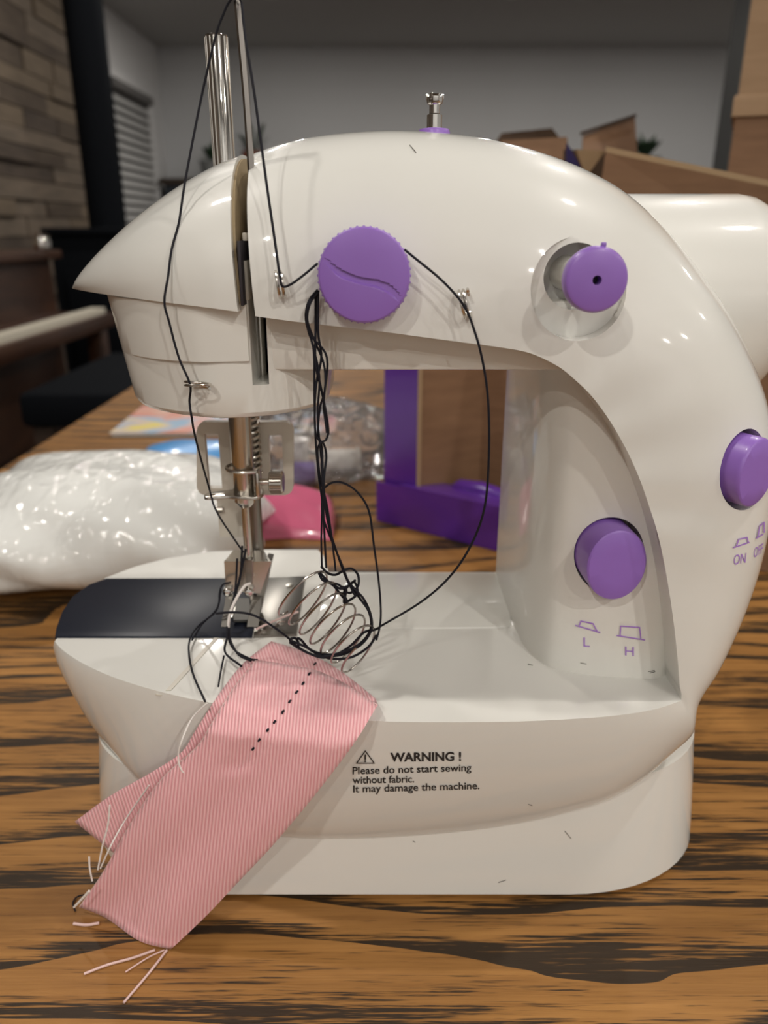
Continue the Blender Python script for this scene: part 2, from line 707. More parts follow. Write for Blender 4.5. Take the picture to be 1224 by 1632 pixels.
# window with a louvred blind on the far left wall
win = slab('window_1', (XL, 612, -8), (XL + 1.2, 712, 118), M['cloth_grey'])
fr = G()
for (a, b_) in (((612, 118), (712, 124)), ((612, -14), (712, -8)), ((606, -14), (612, 124)), ((712, -14), (718, 124))):
    fr.box((XL + 2.2, (a[0] + b_[0]) / 2, (a[1] + b_[1]) / 2), (4.4, b_[0] - a[0], b_[1] - a[1]), bev=0.3)
put('window_frame', fr, M['wall_white'], win)
put('blind_headrail', G().box((XL + 4.2, 662, 115), (6.0, 97, 6), bev=0.6), M['cloth_grey'], win)
sl = G()
sl.panel((XL + 2.0, 615, 3), (XL + 2.0, 709, 3), (XL + 5.5, 709, -2), (XL + 5.5, 615, -2), 0.35)
slat = put('slat', sl, M['blind_white'], win)
for i in range(1, 18):
    c = slat.copy()
    COL.objects.link(c)
    c.location = (0, 0, i * 6.2 * S)
OFFW = None

# dark square pillar at the far right
slab('column_1', (192, 470, FLOOR), (213, 492, CEIL), M['charcoal'])

# skirting along the back wall
slab('baseboard_back', (XL, YB - 1.5, FLOOR), (XR, YB, FLOOR + 10), M['wall_white'])

# ceiling downlights: can trim, lens and the lamp's own light
n_l = 0
row_words = {602: 'nearest the far wall', 395: 'two rows from the far wall', 300: 'three rows from the far wall', 160: 'just past the table',
             20: 'right over the table', -150: 'before the table, added as front fill', -250: 'farthest from the far wall, added as front fill'}
col_words = {-76: 'plank-wall side', 87: 'mid row', 250: 'pillar side'}
for yy in (602, 395, 300, 160, 20, -150, -250):
    for xx in (-76, 87, 250):
        t = thing('ceiling_downlight', 'white round ceiling downlight %s, %s' % (row_words[yy], col_words[xx]),
                  'light', (xx, yy, CEIL - 1.2), 'recessed ceiling downlights')
        put('trim_ring', G().lathe((xx, yy, CEIL), (0, 0, -1), [(0, 9), (1.2, 8.6), (1.2, 7.2), (0.3, 7.0)], 28), M['lamp_trim'], t)
        ld = bpy.data.lights.new('downlight_bulb', 'AREA')
        ld.shape = 'DISK'
        ld.size = 0.075
        ld.energy = LAMP_POWER * (1.7 if yy < -100 else 1.0)      # rows behind the viewer are added and boosted as frontal fill
        ld.color = LAMP_COL
        lo = bpy.data.objects.new('downlight_bulb', ld)
        COL.objects.link(lo)
        lo.parent = t
        lo.location = (0, 0, -0.004)

# ================================================================== dining table
tb = thing('dining_table', 'oak dining table with dark streaky grain under the sewing machine', 'table', (30, 50, FLOOR))
TX0, TX1, TY0, TY1 = -29.2, 95.0, -25.0, 112.0
put('tabletop', G().box(((TX0 + TX1) / 2, (TY0 + TY1) / 2, -1.5), (TX1 - TX0, TY1 - TY0, 3.0), bev=0.4), M['table_oak'], tb)
put('apron', G().box(((TX0 + TX1) / 2, (TY0 + TY1) / 2, -7), (TX1 - TX0 - 14, TY1 - TY0 - 14, 8)), M['dark_wood'], tb)
for x in (TX0 + 9, TX1 - 9):
    for y in (TY0 + 9, TY1 - 9):
        put('leg', G().lathe((x, y, FLOOR), (0, 0, 1), [(0, 2.2), (10, 2.8), (50, 3.6), (55, 3.0), (58, 3.9), (71.9, 3.9)], 16), M['dark_wood'], tb)

# ================================================================== SEWING MACHINE
DECK = 6.5
YM = 19.3
sm = thing('sewing_machine', 'white mini sewing machine with purple dials and buttons', 'sewing machine', (0, 19.5, 0))

# ---- plinth
def ellip_rect(x0, x1, y0, y1, rx, ry, n=14):
    out = []
    for (cx, cy, a0) in ((x1 - rx, y0 + ry, -90), (x1 - rx, y1 - ry, 0), (x0 + rx, y1 - ry, 90), (x0 + rx, y0 + ry, 180)):
        for k in range(n + 1):
            a = radians(a0 + 90 * k / n)
            out.append((cx + cos(a) * rx, cy + sin(a) * ry))
    return out


g = G()
pl_lo = ellip_rect(-8.5, 9.2, 15.85, 23.6, 4.2, 3.0)
lev = [(0.12, -0.12), (0.22, 0.0), (1.2, -0.06), (2.4, -0.15), (3.6, -0.25)]
rings = []
cx_, cy_ = 0.35, 19.7
for z_, o_ in lev:
    rings.append([(x + (o_ if x > cx_ else -o_), y + (o_ if y > cy_ else -o_), z_) for x, y in pl_lo])
vv, ff = [], []
n = len(pl_lo)
for r_ in rings:
    vv += r_
for i in range(len(rings) - 1):
    for k in range(n):
        ff.append((i * n + k, i * n + (k + 1) % n, (i + 1) * n + (k + 1) % n, (i + 1) * n + k))
ff.append(tuple(range(n)))
ff.append(tuple((len(rings) - 1) * n + k for k in range(n)))
plinth = put('base_plinth', g.add(vv, ff), M['white'], sm)
for x in (-6, 6.5):
    for y in (17.6, 22.2):
        put('rubber_foot', G().lathe((x, y, 0), (0, 0, 1), [(0, 0.5), (0.2, 0.5)], 12), M['soot'], sm)

# ---- body shell: one sweep along the C (arm, column, hull); inner lip I, outer edge O
dk = lambda px, py: QZ(px, py, DECK)
back_px = [(86, 1012), (92, 985), (108, 953), (138, 932), (168, 921), (215, 903), (270, 889), (335, 879), (420, 876), (514, 876), (521, 912), (700, 912), (830, 912), (1080, 912)]
back_w = [dk(*p) for p in back_px]
BX = [p[0] for p in back_w]
BY = [p[1] for p in back_w]
# (I px, I py, I d | None on deck, O px, O py, O d, exponent)
pairs = [
    (407, 504, 16.05, 414, 243, YM, 2.25), (450, 510, 16.0, 455, 229, YM, 2.25), (500, 516, 16.0, 510, 217, YM, 2.25),
    (560, 523, 16.0, 575, 210, YM, 2.25), (620, 530, 15.95, 640, 208, YM, 2.25), (680, 538, 15.95, 710, 212, YM, 2.25),
    (740, 546, 15.95, 790, 224, YM, 2.25), (800, 554, 15.9, 860, 243, YM, 2.25), (845, 563, 15.9, 925, 268, YM, 2.25),
    (888, 583, 15.9, 985, 302, YM, 2.25), (915, 604, 15.9, 1042, 352, YM, 2.25), (940, 628, 15.85, 1095, 415, YM, 2.5),
    (962, 656, 15.85, 1140, 478, YM, 2.9), (982, 687, 15.8, 1180, 548, YM, 3.0), (1002, 724, 15.8, 1207, 615, YM, 3.0),
    (1020, 765, 15.75, 1220, 685, YM, 3.0), (1035, 808, 15.75, 1223, 760, YM, 3.0), (1048, 850, 15.7, 1217, 832, YM, 3.0),
    (1060, 905, 15.7, 1201, 900, YM, 3.0), (1070, 965, 15.65, 1178, 970, YM, 2.9), (1078, 1030, 15.6, 1150, 1042, 19.2, 2.7),
    (1083, 1090, 15.58, 1120, 1112, 19.0, 2.4), (1084, 1117, None, 1086, 1175, 18.6, 2.1), (1045, 1130, None, 1040, 1225, 17.9, 1.8),
    (985, 1140, None, 975, 1268, 17.2, 1.7), (910, 1146, None, 895, 1295, 16.7, 1.6), (820, 1150, None, 800, 1315, 16.4, 1.5),
    (720, 1151, None, 690, 1328, 16.25, 1.5), (620, 1150, None, 560, 1335, 16.2, 1.5), (520, 1144, None, 440, 1331, 16.3, 1.5),
    (420, 1134, None, 340, 1308, 16.8, 1.5), (330, 1119, None, 265, 1274, 17.4, 1.5), (250, 1101, None, 208, 1226, 18.0, 1.5),
    (180, 1079, None, 152, 1163, 18.3, 1.5), (130, 1056, None, 113, 1100, 18.5, 1.5), (100, 1036, None, 94, 1060, 18.6, 1.5), (87, 1022, None, 86, 1034, 18.6, 1.5)]
pbv = bvh_of(plinth)
ctl_I, ctl_O, ctl_x = [], [], []
for (a, b_, d_, c_, e_, f_, n_) in pairs:
    p = dk(a, b_) if d_ is None else Q(a, b_, d_)
    ctl_I.append(p)
    oq = hit(pbv, c_, e_, 0.04) if (d_ is None and 200 < c_ < 1080) else None
    ctl_O.append(oq if oq else Q(c_, e_, f_))
    ctl_x.append((n_, 1.0 if d_ is None else 0.0, 0))
MF = 18


def to_px(p):
    x, y, z_ = p[0], p[1], p[2] - CAM_H
    zc_ = y * CP - z_ * SP
    return 612 + FPX * x / zc_, 816 - FPX * (y * SP + z_ * CP) / zc_


def fit_outer(I, O, nn):
    """pull the crown in or out until the rolled edge outlines as wide as the real one"""
    I, O = Vector(I), Vector(O)
    a0, b0 = to_px(I), to_px(O)
    dx, dy = b0[0] - a0[0], b0[1] - a0[1]
    want = math.hypot(dx, dy)
    lo_, hi_ = 0.5, 1.3
    for _ in range(30):
        k = (lo_ + hi_) / 2
        best = -1e9
        for q in range(25):
            th = (pi / 2) * q / 24
            a, b_ = sin(th) ** (2 / nn), max(0.0, cos(th)) ** (2 / nn)
            p = to_px((I.x + (O.x - I.x) * a * k, O.y + (I.y - O.y) * b_, I.z + (O.z - I.z) * a * k))
            best = max(best, ((p[0] - a0[0]) * dx + (p[1] - a0[1]) * dy) / want)
        if best > want:
            hi_ = k
        else:
            lo_ = k
    return Vector((I.x + (O.x - I.x) * k, O.y, I.z + (O.z - I.z) * k))


ctl_O = [fit_outer(i_, o_, x_[0]) for i_, o_, x_ in zip(ctl_I, ctl_O, ctl_x)]
SI, SO, SX = cat(ctl_I, 6), cat(ctl_O, 6), cat(ctl_x, 6)
sec = []
for I, O, X in zip(SI, SO, SX):
    nn, hull = X[0], min(1, max(0, X[1]))
    yIb = interp(I.x, BX, BY) if hull > 0.5 else 2 * YM - I.y
    yOb = max(O.y, yIb - 0.6) if hull > 0.5 else 2 * YM - O.y
    if hull > 0.5:
        I = Vector((I.x, I.y, DECK))
    pts = []
    for k in range(MF + 1):
        th = (pi / 2) * k / MF
        a, b_ = sin(th) ** (2 / nn), max(0.0, cos(th)) ** (2 / nn)
        pts.append((I.x + (O.x - I.x) * a, O.y + (I.y - O.y) * b_, I.z + (O.z - I.z) * a))
    for k in range(MF, -1, -1):
        th = (pi / 2) * k / MF
        a, b_ = sin(th) ** (2 / nn), max(0.0, cos(th)) ** (2 / nn)
        pts.append((I.x + (O.x - I.x) * a, yOb + (yIb - yOb) * b_ + (0.02 if k == MF else 0), I.z + (O.z - I.z) * a))
    sec.append(pts)


def sweep(sec, cap0=True, cap1=True):
    n = len(sec[0])
    vv = [p for s_ in sec for p in s_]
    ff = []
    for i in range(len(sec) - 1):
        for k in range(n):
            k2 = (k + 1) % n
            ff.append((i * n + k, (i + 1) * n + k, (i + 1) * n + k2, i * n + k2))
    if cap0:
        ff.append(tuple(range(n)))
    if cap1:
        ff.append(tuple((len(sec) - 1) * n + k for k in range(n - 1, -1, -1)))
    return G().add(vv, ff)


shell = put('body_shell', sweep(sec), M['white'], sm, ang=40)
# recesses: winder well and its bore, switch well
WIN = Q(918, 441, 16.4)
SW = hit(bvh_of(shell), 1192, 750, 0.0)
swn = Vector((0.50, -0.86, 0)).normalized()
cut(shell, [G().lathe((WIN[0] + 0.02, 16.42, WIN[2] - 0.22), (0, -1, 0), [(0, 1.0), (4, 1.04)], 48),
            G().lathe((WIN[0], 17.3, WIN[2]), (0, -1, 0), [(0, 0.66), (5, 0.66)], 40),
            G().lathe(Vector(SW) - swn * 1.2, swn, [(0, 0.90), (3.5, 0.90)], 40, ell=(0.80, 1))])

# ---- head cap left of the slot
cap_pairs = [(379, 497, 16.05, 391, 247), (340, 491.5, 16.1, 346, 266), (300, 486.5, 16.2, 301, 292), (260, 481.5, 16.4, 259, 321),
             (220, 476.5, 16.75, 218, 354), (180, 471, 17.3, 178, 390), (150, 466.5, 17.9, 149, 419), (130, 463, 18.5, 130, 440), (116, 460, 19.2, 116.5, 457)]
CI = cat([Q(*p[:3]) for p in cap_pairs], 5)
CO = cat([fit_outer(Q(*p[:3]), Q(p[3], p[4], YM), 2.2) for p in cap_pairs], 5)
sec2 = []
for I, O in zip(CI, CO):
    pts = []
    for k in list(range(MF + 1)):
        th = (pi / 2) * k / MF
        a, b_ = sin(th) ** (2 / 2.2), max(0.0, cos(th)) ** (2 / 2.2)
        pts.append((I.x + (O.x - I.x) * a, O.y + (I.y - O.y) * b_, I.z + (O.z - I.z) * a))
    for k in range(MF - 1, -1, -1):
        p = pts[k]
        pts.append((p[0], 2 * YM - p[1], p[2]))
    sec2.append(pts)
cap = put('head_cap', sweep(sec2), M['white'], sm, ang=40)
# slot lining against the head cap: shadowed frame, dark block for the gap's shade, slider block
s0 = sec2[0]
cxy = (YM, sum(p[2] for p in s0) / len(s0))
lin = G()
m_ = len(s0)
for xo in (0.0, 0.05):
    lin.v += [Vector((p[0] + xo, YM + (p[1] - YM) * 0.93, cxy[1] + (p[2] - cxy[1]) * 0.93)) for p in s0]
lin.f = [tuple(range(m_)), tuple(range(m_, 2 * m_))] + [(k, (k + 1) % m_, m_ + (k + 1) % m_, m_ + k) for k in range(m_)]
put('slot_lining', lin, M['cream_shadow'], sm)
xs0 = s0[0][0]
put('gap_shade', G().box((xs0 + 0.07, 17.3, 16.15), (0.06, 2.2, 1.25), bev=0.01), M['dark_hole'], sm)  # solid dark block, paints the shade of the gap
put('slider_block', G().box((xs0 + 0.11, 16.9, 16.0), (0.10, 0.75, 0.78), bev=0.02), M['frost'], sm)
put('slider_bar', G().box((xs0 + 0.11, 17.2, 16.85), (0.10, 0.9, 0.16), bev=0.02), M['frost'], sm)
put('needle_bar_top', G().lathe((xs0 + 0.16, 17.8, 13.4), (0, 0, 1), [(0, 0.1), (3.9, 0.1)], 12), M['steel'], sm)

# ---- head casing under the cap
ZB, ZT = 13.15, 15.85
bot = [QZ(px, py, ZB) for px, py in ((217, 636), (222, 643), (234, 649), (262, 656.5), (300, 662), (345, 665), (400, 663.5), (450, 659), (490, 651), (518, 642), (525, 634))]
bot = cat(bot, 3)
xr = bot[-1].x
kx = (xr + 6.42) / (xr - bot[0].x)


def outline(t, grow=0.0):
    """t 0 bottom .. 1 top"""
    k = 1 + (kx - 1) * t
    fr_ = [((xr + (p.x - xr) * k), p.y - grow * min(1, max(0, (i_ - 2) / 8))) for i_, p in enumerate(bot)]
    bk = [(x, 2 * YM - y + 0.4) for x, y in fr_[::-1]]
    return fr_ + bk


def loft(levels):
    n = len(levels[0][1])
    vv, ff = [], []
    for z_, o_ in levels:
        vv += [(x, y, z_) for x, y in o_]
    for i in range(len(levels) - 1):
        for k in range(n):
            ff.append((i * n + k, i * n + (k + 1) % n, (i + 1) * n + (k + 1) % n, (i + 1) * n + k))
    ff.append(tuple(range(n)))
    ff.append(tuple((len(levels) - 1) * n + k for k in range(n)))
    return G().add(vv, ff)


def shrink(o_, s_):
    cx = sum(p[0] for p in o_) / len(o_)
    cy = sum(p[1] for p in o_) / len(o_)
    return [(x - math.copysign(min(abs(x - cx), s_), x - cx), y - math.copysign(min(abs(y - cy), s_), y - cy)) for x, y in o_]


casing = put('head_casing', loft([(ZB - 0.06, shrink(outline(0), 0.16)), (ZB - 0.02, shrink(outline(0), 0.06)), (ZB + 0.08, outline(0.02))]
                                 + [(ZB + (ZT - ZB) * t, outline(t)) for t in (0.2, 0.4, 0.6, 0.8, 1.0)]), M['white_low'], sm)
cut(casing, [G().box((-2.67, 16.5, 15.0), (0.34, 3.4, 2.35))])
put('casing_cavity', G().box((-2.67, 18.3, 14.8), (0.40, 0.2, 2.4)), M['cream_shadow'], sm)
# face plate standing proud on the casing, left of the slot
fp = G()
T0 = (14.33 - ZB) / (ZT - ZB)
cols = [i for i in range(len(bot))]
lv = [(14.33, T0, 0.0), (14.36, T0 + .01, 0.10), (14.9, (14.9 - ZB) / (ZT - ZB), 0.12), (15.6, (15.6 - ZB) / (ZT - ZB), 0.12)]
XE = -2.87
rows_ = []
for z_, t, gr in lv:
    o_ = outline(t, gr)[:len(bot)]
    r_ = [p for p in o_ if p[0] < XE - 0.05]
    yy = interp(XE, [p[0] for p in o_], [p[1] for p in o_])
    r_ = r_[:]
    while len(r_) > 16:
        r_.pop()
    r_.append((XE, yy))
    rows_.append([(x, y, z_) for x, y in r_])
nmin = min(len(r_) for r_ in rows_)
rows_ = [r_[:nmin - 1] + [r_[-1]] for r_ in rows_]
fv, ffc = [], []
for r_ in rows_:
    fv += r_
for i in range(len(rows_) - 1):
    for k in range(nmin - 1):
        ffc.append((i * nmin + k, i * nmin + k + 1, (i + 1) * nmin + k + 1, (i + 1) * nmin + k))
o_ = len(fv)
for r_ in rows_:
    fv.append((r_[-1][0], r_[-1][1] + 0.3, r_[-1][2]))
for i in range(len(rows_) - 1):
    ffc.append((i * nmin + nmin - 1, o_ + i, o_ + i + 1, (i + 1) * nmin + nmin - 1))
put('face_plate', fp.add(fv, ffc), M['white_low'], sm)

# ---- arm underside strip, right of the slot
put('arm_underside', G().box(((-2.46 + 5.4) / 2, 19.3, 14.85), (5.4 + 2.46, 5.1, 1.46), bev=0.06), M['white_low'], sm)

# ---- column recess face, rising from the deck
plan = cat([(3.62, 22.7, 0), (3.62, 20.6, 0), (3.66, 19.2, 0), (3.78, 18.0, 0), (4.12, 17.2, 0), (4.6, 16.88, 0), (5.3, 16.66, 0), (6.1, 16.56, 0), (6.75, 16.52, 0), (7.12, 16.8, 0), (7.2, 17.6, 0)], 5)
plan = [(p.x, p.y) for p in plan] + [(7.2, 22.7)]
column = put('column_face', G().prism(plan, DECK - 0.05, 14.6), M['white_low'], sm, ang=50)
SP_B = Q(970, 886, 16.65)
cut(column, [G().lathe((SP_B[0], 17.6, SP_B[2]), (0.03, -1, 0), [(0, 0.97), (4, 0.97)], 40, ell=(0.80, 1))])

# ---- motor housing behind the column
mx0 = 6.5
put('motor_housing', G().lathe((mx0, 22.6, 15.05), (1, 0, 0),
                               [(0, 2.85), (3.0, 2.85), (3.35, 2.80), (3.7, 2.63), (3.95, 2.40), (4.15, 2.05), (4.25, 1.6), (4.27, 1.0)], 56), M['white'], sm)

# ---- deck fittings
def plate(name, pts, z0, z1, m, bev=0.03):
    return put(name, G().prism([dk(*p)[:2] for p in pts], z0, z1, bev), m, sm)


plate('slide_plate', [(88, 1017), (90, 1003), (99, 978), (116, 953), (142, 934), (170, 924), (418, 923.5), (402, 1017)], DECK - 0.05, DECK + 0.06, M['navy_plate'])
plate('needle_plate', [(404, 1017), (473, 1014), (487, 921), (420, 923.5)], DECK - 0.05, DECK + 0.07, M['steel_dark'])
plate('rear_deck_step', [(500, 1004), (812, 1001), (822, 914), (530, 914)], DECK - 0.05, DECK + 0.05, M['white'], 0.04)
for i, (px, py) in enumerate(((428, 1000), (442, 940))):
    put('plate_screw', G().lathe(dk(px + 20, py - 3), (0, 0, 1), [(0.05, 0.13), (0.10, 0.12), (0.11, 0.05)], 14), M['steel'], sm)
for px in (372, 398):
    p = dk(px, 985)
    put('feed_dog', G().box((p[0], p[1] + 0.3, DECK + 0.1), (0.10, 1.0, 0.08), bev=0.02), M['steel'], sm)
# seam of the removable front tray
a, b_ = dk(264, 1101), dk(341, 1017)
put('tray_seam', G().panel((a[0], a[1], DECK + 0.004), (a[0] + 0.13, a[1], DECK + 0.004), (b_[0] + 0.13, b_[1], DECK + 0.004), (b_[0], b_[1], DECK + 0.004), 0.012, (0, 0, 1)), M['frost'], sm)
put('tray_seam', G().box((a[0] - 0.07, a[1] - 0.02, DECK - 0.09), (0.34, 0.1, 0.03), rz=-0.16), M['frost'], sm)

# ---- tension dial with scalloped rim and an S-shaped grip groove
DC = Q(580, 440, 15.3)
DR = 0.91
dial = G()
fu = lambda u: interp(u, [-1, -0.86, -0.55, -0.1, 0.3, 0.6, 0.82, 1], [0.42, 0.40, 0.15, -0.02, -0.07, -0.20, -0.50, -0.62])
fl = lambda u: interp(u, [-1, -0.86, -0.55, -0.1, 0.3, 0.6, 0.82, 1], [0.42, 0.36, -0.02, -0.17, -0.25, -0.40, -0.56, -0.62])


def dial_face(i, j):
    r = i * 0.93
    a = 2 * pi * j
    u, v = r * cos(a), r * sin(a)
    h = 0.0
    # smooth the two S curves a little
    up = sum(fu(u + k * 0.05) for k in (-2, -1, 0, 1, 2)) / 5
    dn = sum(fl(u + k * 0.05) for k in (-2, -1, 0, 1, 2)) / 5
    if dn < v < up and up - dn > 0.02:
        h = 0.21 * min(1, (up - dn) / 0.1) * (v - dn) / (up - dn)
    dome = 0.06 * (r / 0.93) ** 3
    return (DC[0] + u * DR, DC[1] + h + dome, DC[2] + v * DR)


dial.grid(dial_face, 60, 120)
dial.lathe((DC[0], DC[1] + 0.06, DC[2]), (0, 1, 0), [(0, 0.92 * DR), (0.02, 0.955 * DR), (0.07, 0.975 * DR), (0.62, 0.98 * DR), (0.66, 0.5)], 96)
dl = put('tension_dial', dial, M['purple'], sm, ang=30)
for k in range(44):
    a = 2 * pi * k / 44
    p = Vector((DC[0] + cos(a) * DR * 0.968, 0, DC[2] + sin(a) * DR * 0.968))
    put('grip_tooth', G().lathe((p.x, DC[1] + 0.14, p.z), (0, 1, 0), [(0, 0.012), (0.02, 0.03), (0.5, 0.03)], 6), M['purple'], dl)
put('dial_shaft', G().lathe((DC[0], DC[1] + 0.6, DC[2]), (0, 1, 0), [(0, 0.3), (1.2, 0.3)], 20), M['steel'], sm)

# ---- bobbin winder wheel
WC = Vector((WIN[0], 14.75, WIN[2] + 0.03))
ww = put('winder_wheel', G().lathe(WC, (0, 1, 0), [(0.28, 0.12), (0.28, 0.085), (0.0, 0.085), (0.0, 0.5), (0.03, 0.56), (0.10, 0.595), (0.26, 0.60), (0.32, 0.57), (0.32, 0.3)], 48), M['purple'], sm)
put('sprue_nub', G().box((WC.x + 0.10, WC.y + 0.15, WC.z + 0.62), (0.09, 0.1, 0.08), bev=0.02), M['purple'], ww)
put('winder_core', G().lathe((WC.x, WC.y + 0.27, WC.z), (0, 1, 0), [(0, 0.083), (0.02, 0.083)], 20), M['dark_hole'], ww)
put('winder_spindle', G().lathe((WC.x, WC.y + 0.30, WC.z), (0, 1, 0), [(0, 0.34), (0.3, 0.36), (3.4, 0.38)], 32), M['white'], sm)


# ---- push buttons
def button(name, p, nrm, r, ell, L0, L1):
    nrm = Vector(nrm).normalized()
    g = G().lathe(Vector(p) - nrm * L0, nrm, [(0, r), (L0 + L1 - 0.09, r), (L0 + L1 - 0.03, r * 0.975), (L0 + L1, r * 0.92), (L0 + L1 + 0.012, r * 0.5)], 48, ell=ell)
    return put(name, g, M['purple'], sm)


button('speed_button', (SP_B[0], SP_B[1], SP_B[2]), (0.06, -1, 0), 0.88, (0.80, 1), 1.1, 0.58)
button('power_button', (SW[0], SW[1], SW[2]), tuple(swn), 0.78, (0.80, 1), 1.0, 0.24)

# ---- spool pin, winder pin on the crown
sp0 = Q(349, 262, 20.6)
sp1 = Q(345, 56, 20.6)
hgt = sp1[2] - sp0[2] + 0.6
prof = [(0, 0.27), (hgt - 0.04, 0.27), (hgt, 0.245), (hgt, 0.20), (hgt - 0.3, 0.19)]
pin = put('spool_pin', G().lathe((sp1[0], 20.6, sp1[2] - hgt), (0, 0, 1), prof, 32), M['chrome'], sm)
for k in range(7):
    a = pi + pi * (k + 0.5) / 7
    put('pin_rib', G().tube([(sp1[0] + cos(a) * 0.265, 20.6 + sin(a) * 0.265, sp1[2] - hgt), (sp1[0] + cos(a) * 0.265, 20.6 + sin(a) * 0.265, sp1[2] - 0.05)], 0.022, 6), M['steel'], pin)
wp_ = Q(692, 207, 19.3)
put('pin_collar', G().lathe((wp_[0], 19.3, wp_[2] - 0.25), (0, 0, 1), [(0, 0.36), (0.2, 0.36), (0.26, 0.33), (0.28, 0.2)], 32), M['purple'], sm)
put('winder_pin', G().lathe((wp_[0], 19.3, wp_[2]), (0, 0, 1), [(0, 0.17), (0.30, 0.17), (0.33, 0.12), (0.50, 0.12), (0.53, 0.17), (0.60, 0.19), (0.66, 0.19), (0.70, 0.15), (0.72, 0.10), (0.66, 0.07)], 20), M['chrome'], sm)
for k in range(6):
    a = 2 * pi * k / 6
    put('pin_notch', G().box((wp_[0] + cos(a) * 0.17, 19.3 + sin(a) * 0.17, wp_[2] + 0.66), (0.06, 0.06, 0.12), rz=a, bev=0.01), M['chrome'], sm)

# ---- take-up lever rising from the slot
lv_pts = cat([Q(404, 330, 17.5), Q(399, 250, 17.5), Q(392, 150, 17.5), Q(384, 60, 17.5), Q(379, 4, 17.5), Q(377, -12, 17.5)], 5)
lg = G()
nv = len(lv_pts)
for i, p in enumerate(lv_pts):
    wd = 0.066
    for (dx, dy) in ((-wd, -0.06), (-wd * 0.3, -0.085), (wd, -0.05), (wd, 0.06), (-wd, 0.06)):
        lg.v.append(Vector((p.x + dx, p.y + dy, p.z)))
for i in range(nv - 1):
    for k in range(5):
        k2 = (k + 1) % 5
        lg.f.append((i * 5 + k, i * 5 + k2, (i + 1) * 5 + k2, (i + 1) * 5 + k))
lg.f += [(0, 1, 2, 3, 4), tuple((nv - 1) * 5 + k for k in range(5))]
put('take_up_lever', lg, M['spring_wire'], sm)


# ---- wire thread guides
def coil(c, axis, r, turns, pitch, wire, squash=1.0, ref=None):
    ax = Vector(axis).normalized()
    up = Vector(ref) if ref else Vector((0, 0, 1))
    up = (up - ax * up.dot(ax)).normalized()
    sd = ax.cross(up)
    pts = []
    N_ = int(turns * 24)
    for i in range(N_ + 1):
        a = 2 * pi * i / 24
        pts.append(Vector(c) + up * (cos(a) * r) + sd * (sin(a) * r * squash) + ax * (pitch * i / 24 - pitch * turns / 2))
    return G().tube(pts, wire, 8)


sbv = bvh_of(shell)
put('thread_guide', coil(hit(sbv, 449, 454, 0.16), (1, 0.12, 0.05), 0.25, 1.6, 0.09, 0.033, 0.9), M['steel'], sm)
put('thread_guide', coil(hit(sbv, 741, 484, 0.16), (1, -0.15, 0.22), 0.27, 2.1, 0.085, 0.033, 0.9), M['steel'], sm)
put('thread_guide', coil(Q(315, 613, 16.2), (0.05, 0.15, 1), 0.26, 1.7, 0.075, 0.030, 1.0, ref=(1, 0, 0)), M['steel'], sm)

# ---- needle bar, presser bar and clamp
YN = 19.4
nb0, nb1 = Q(381, 655, YN), Q(384, 800, YN)
nx = nb0[0]
put('needle_bar', G().lathe((nx, YN, nb1[2]), (0, 0, 1), [(-0.12, 0.16), (0, 0.26), (0.05, 0.285), (3.0, 0.285)], 28), M['steel'], sm)
put('needle', G().lathe((nx, YN, DECK + 0.1), (0, 0, 1), [(0, 0.03), (0.25, 0.06), (1.6, 0.07), (1.9, 0.12), (4.2, 0.12)], 14), M['steel'], sm)
pb = Q(402, 760, YN + 0.75)
put('presser_bar', G().lathe((pb[0], YN + 0.75, DECK + 1.9), (0, 0, 1), [(0, 0.20), (6, 0.20)], 20), M['steel_dark'], sm)
pts = []
z0_, z1_ = Q(400, 752, YN + 0.75)[2], Q(400, 655, YN + 0.75)[2]
for i in range(24 * 10 + 1):
    a = 2 * pi * i / 24
    pts.append((pb[0] + cos(a) * 0.25, YN + 0.75 + sin(a) * 0.25, z0_ + (z1_ - z0_) * i / 240))
put('presser_spring', G().tube(pts, 0.045, 7), M['steel'], sm)
# clamp: upper strip, side block, lower thread plate and thumb screw
zc = Q(380, 747, YN)[2]
zl = Q(380, 786, YN)[2]
cl = G().tube(cat([(nx + 0.42, YN - 0.30, zc), (nx, YN - 0.33, zc), (nx - 0.34, YN - 0.2, zc + 0.02), (nx - 0.42, YN, zc + 0.05), (nx - 0.3, YN + 0.3, zc + 0.05)], 6), 0.045, 8)
cl.box((nx + 0.42, YN - 0.15, (zc + zl) / 2), (0.10, 0.5, zc - zl), bev=0.04)
put('needle_clamp', cl, M['steel'], sm)
lp = G()
ol = cat([(nx - 1.02, YN - 0.25, 0), (nx - 0.95, YN - 0.42, 0), (nx - 0.70, YN - 0.42, 0), (nx - 0.4, YN - 0.36, 0), (nx, YN - 0.42, 0), (nx + 0.45, YN - 0.38, 0), (nx + 0.48, YN + 0.25, 0), (nx, YN + 0.42, 0),
          (nx - 0.4, YN + 0.20, 0), (nx - 0.7, YN + 0.05, 0), (nx - 0.95, YN - 0.05, 0), (nx - 1.02, YN - 0.25, 0)], 4)[:-1]
lp.prism([(p.x, p.y) for p in ol], zl - 0.04, zl + 0.04, 0.02)
tp = put('thread_plate', lp, M['steel'], sm)
cut(tp, [G().lathe((nx - 0.78, YN - 0.23, zl - 0.4), (0, 0, 1), [(0, 0.07), (0.8, 0.07)], 16)])
put('needle_socket', G().lathe((nx, YN, zl), (0, 0, -1), [(0, 0.30), (0.12, 0.28), (0.22, 0.17)], 20), M['steel'], sm)
sx = Q(433, 768, YN - 0.1)
scg = G().lathe((nx + 0.45, YN - 0.1, sx[2]), (1, 0, 0), [(0, 0.09), (0.25, 0.09), (0.25, 0.27), (0.28, 0.30), (0.58, 0.30), (0.62, 0.26), (0.62, 0.1)], 28)
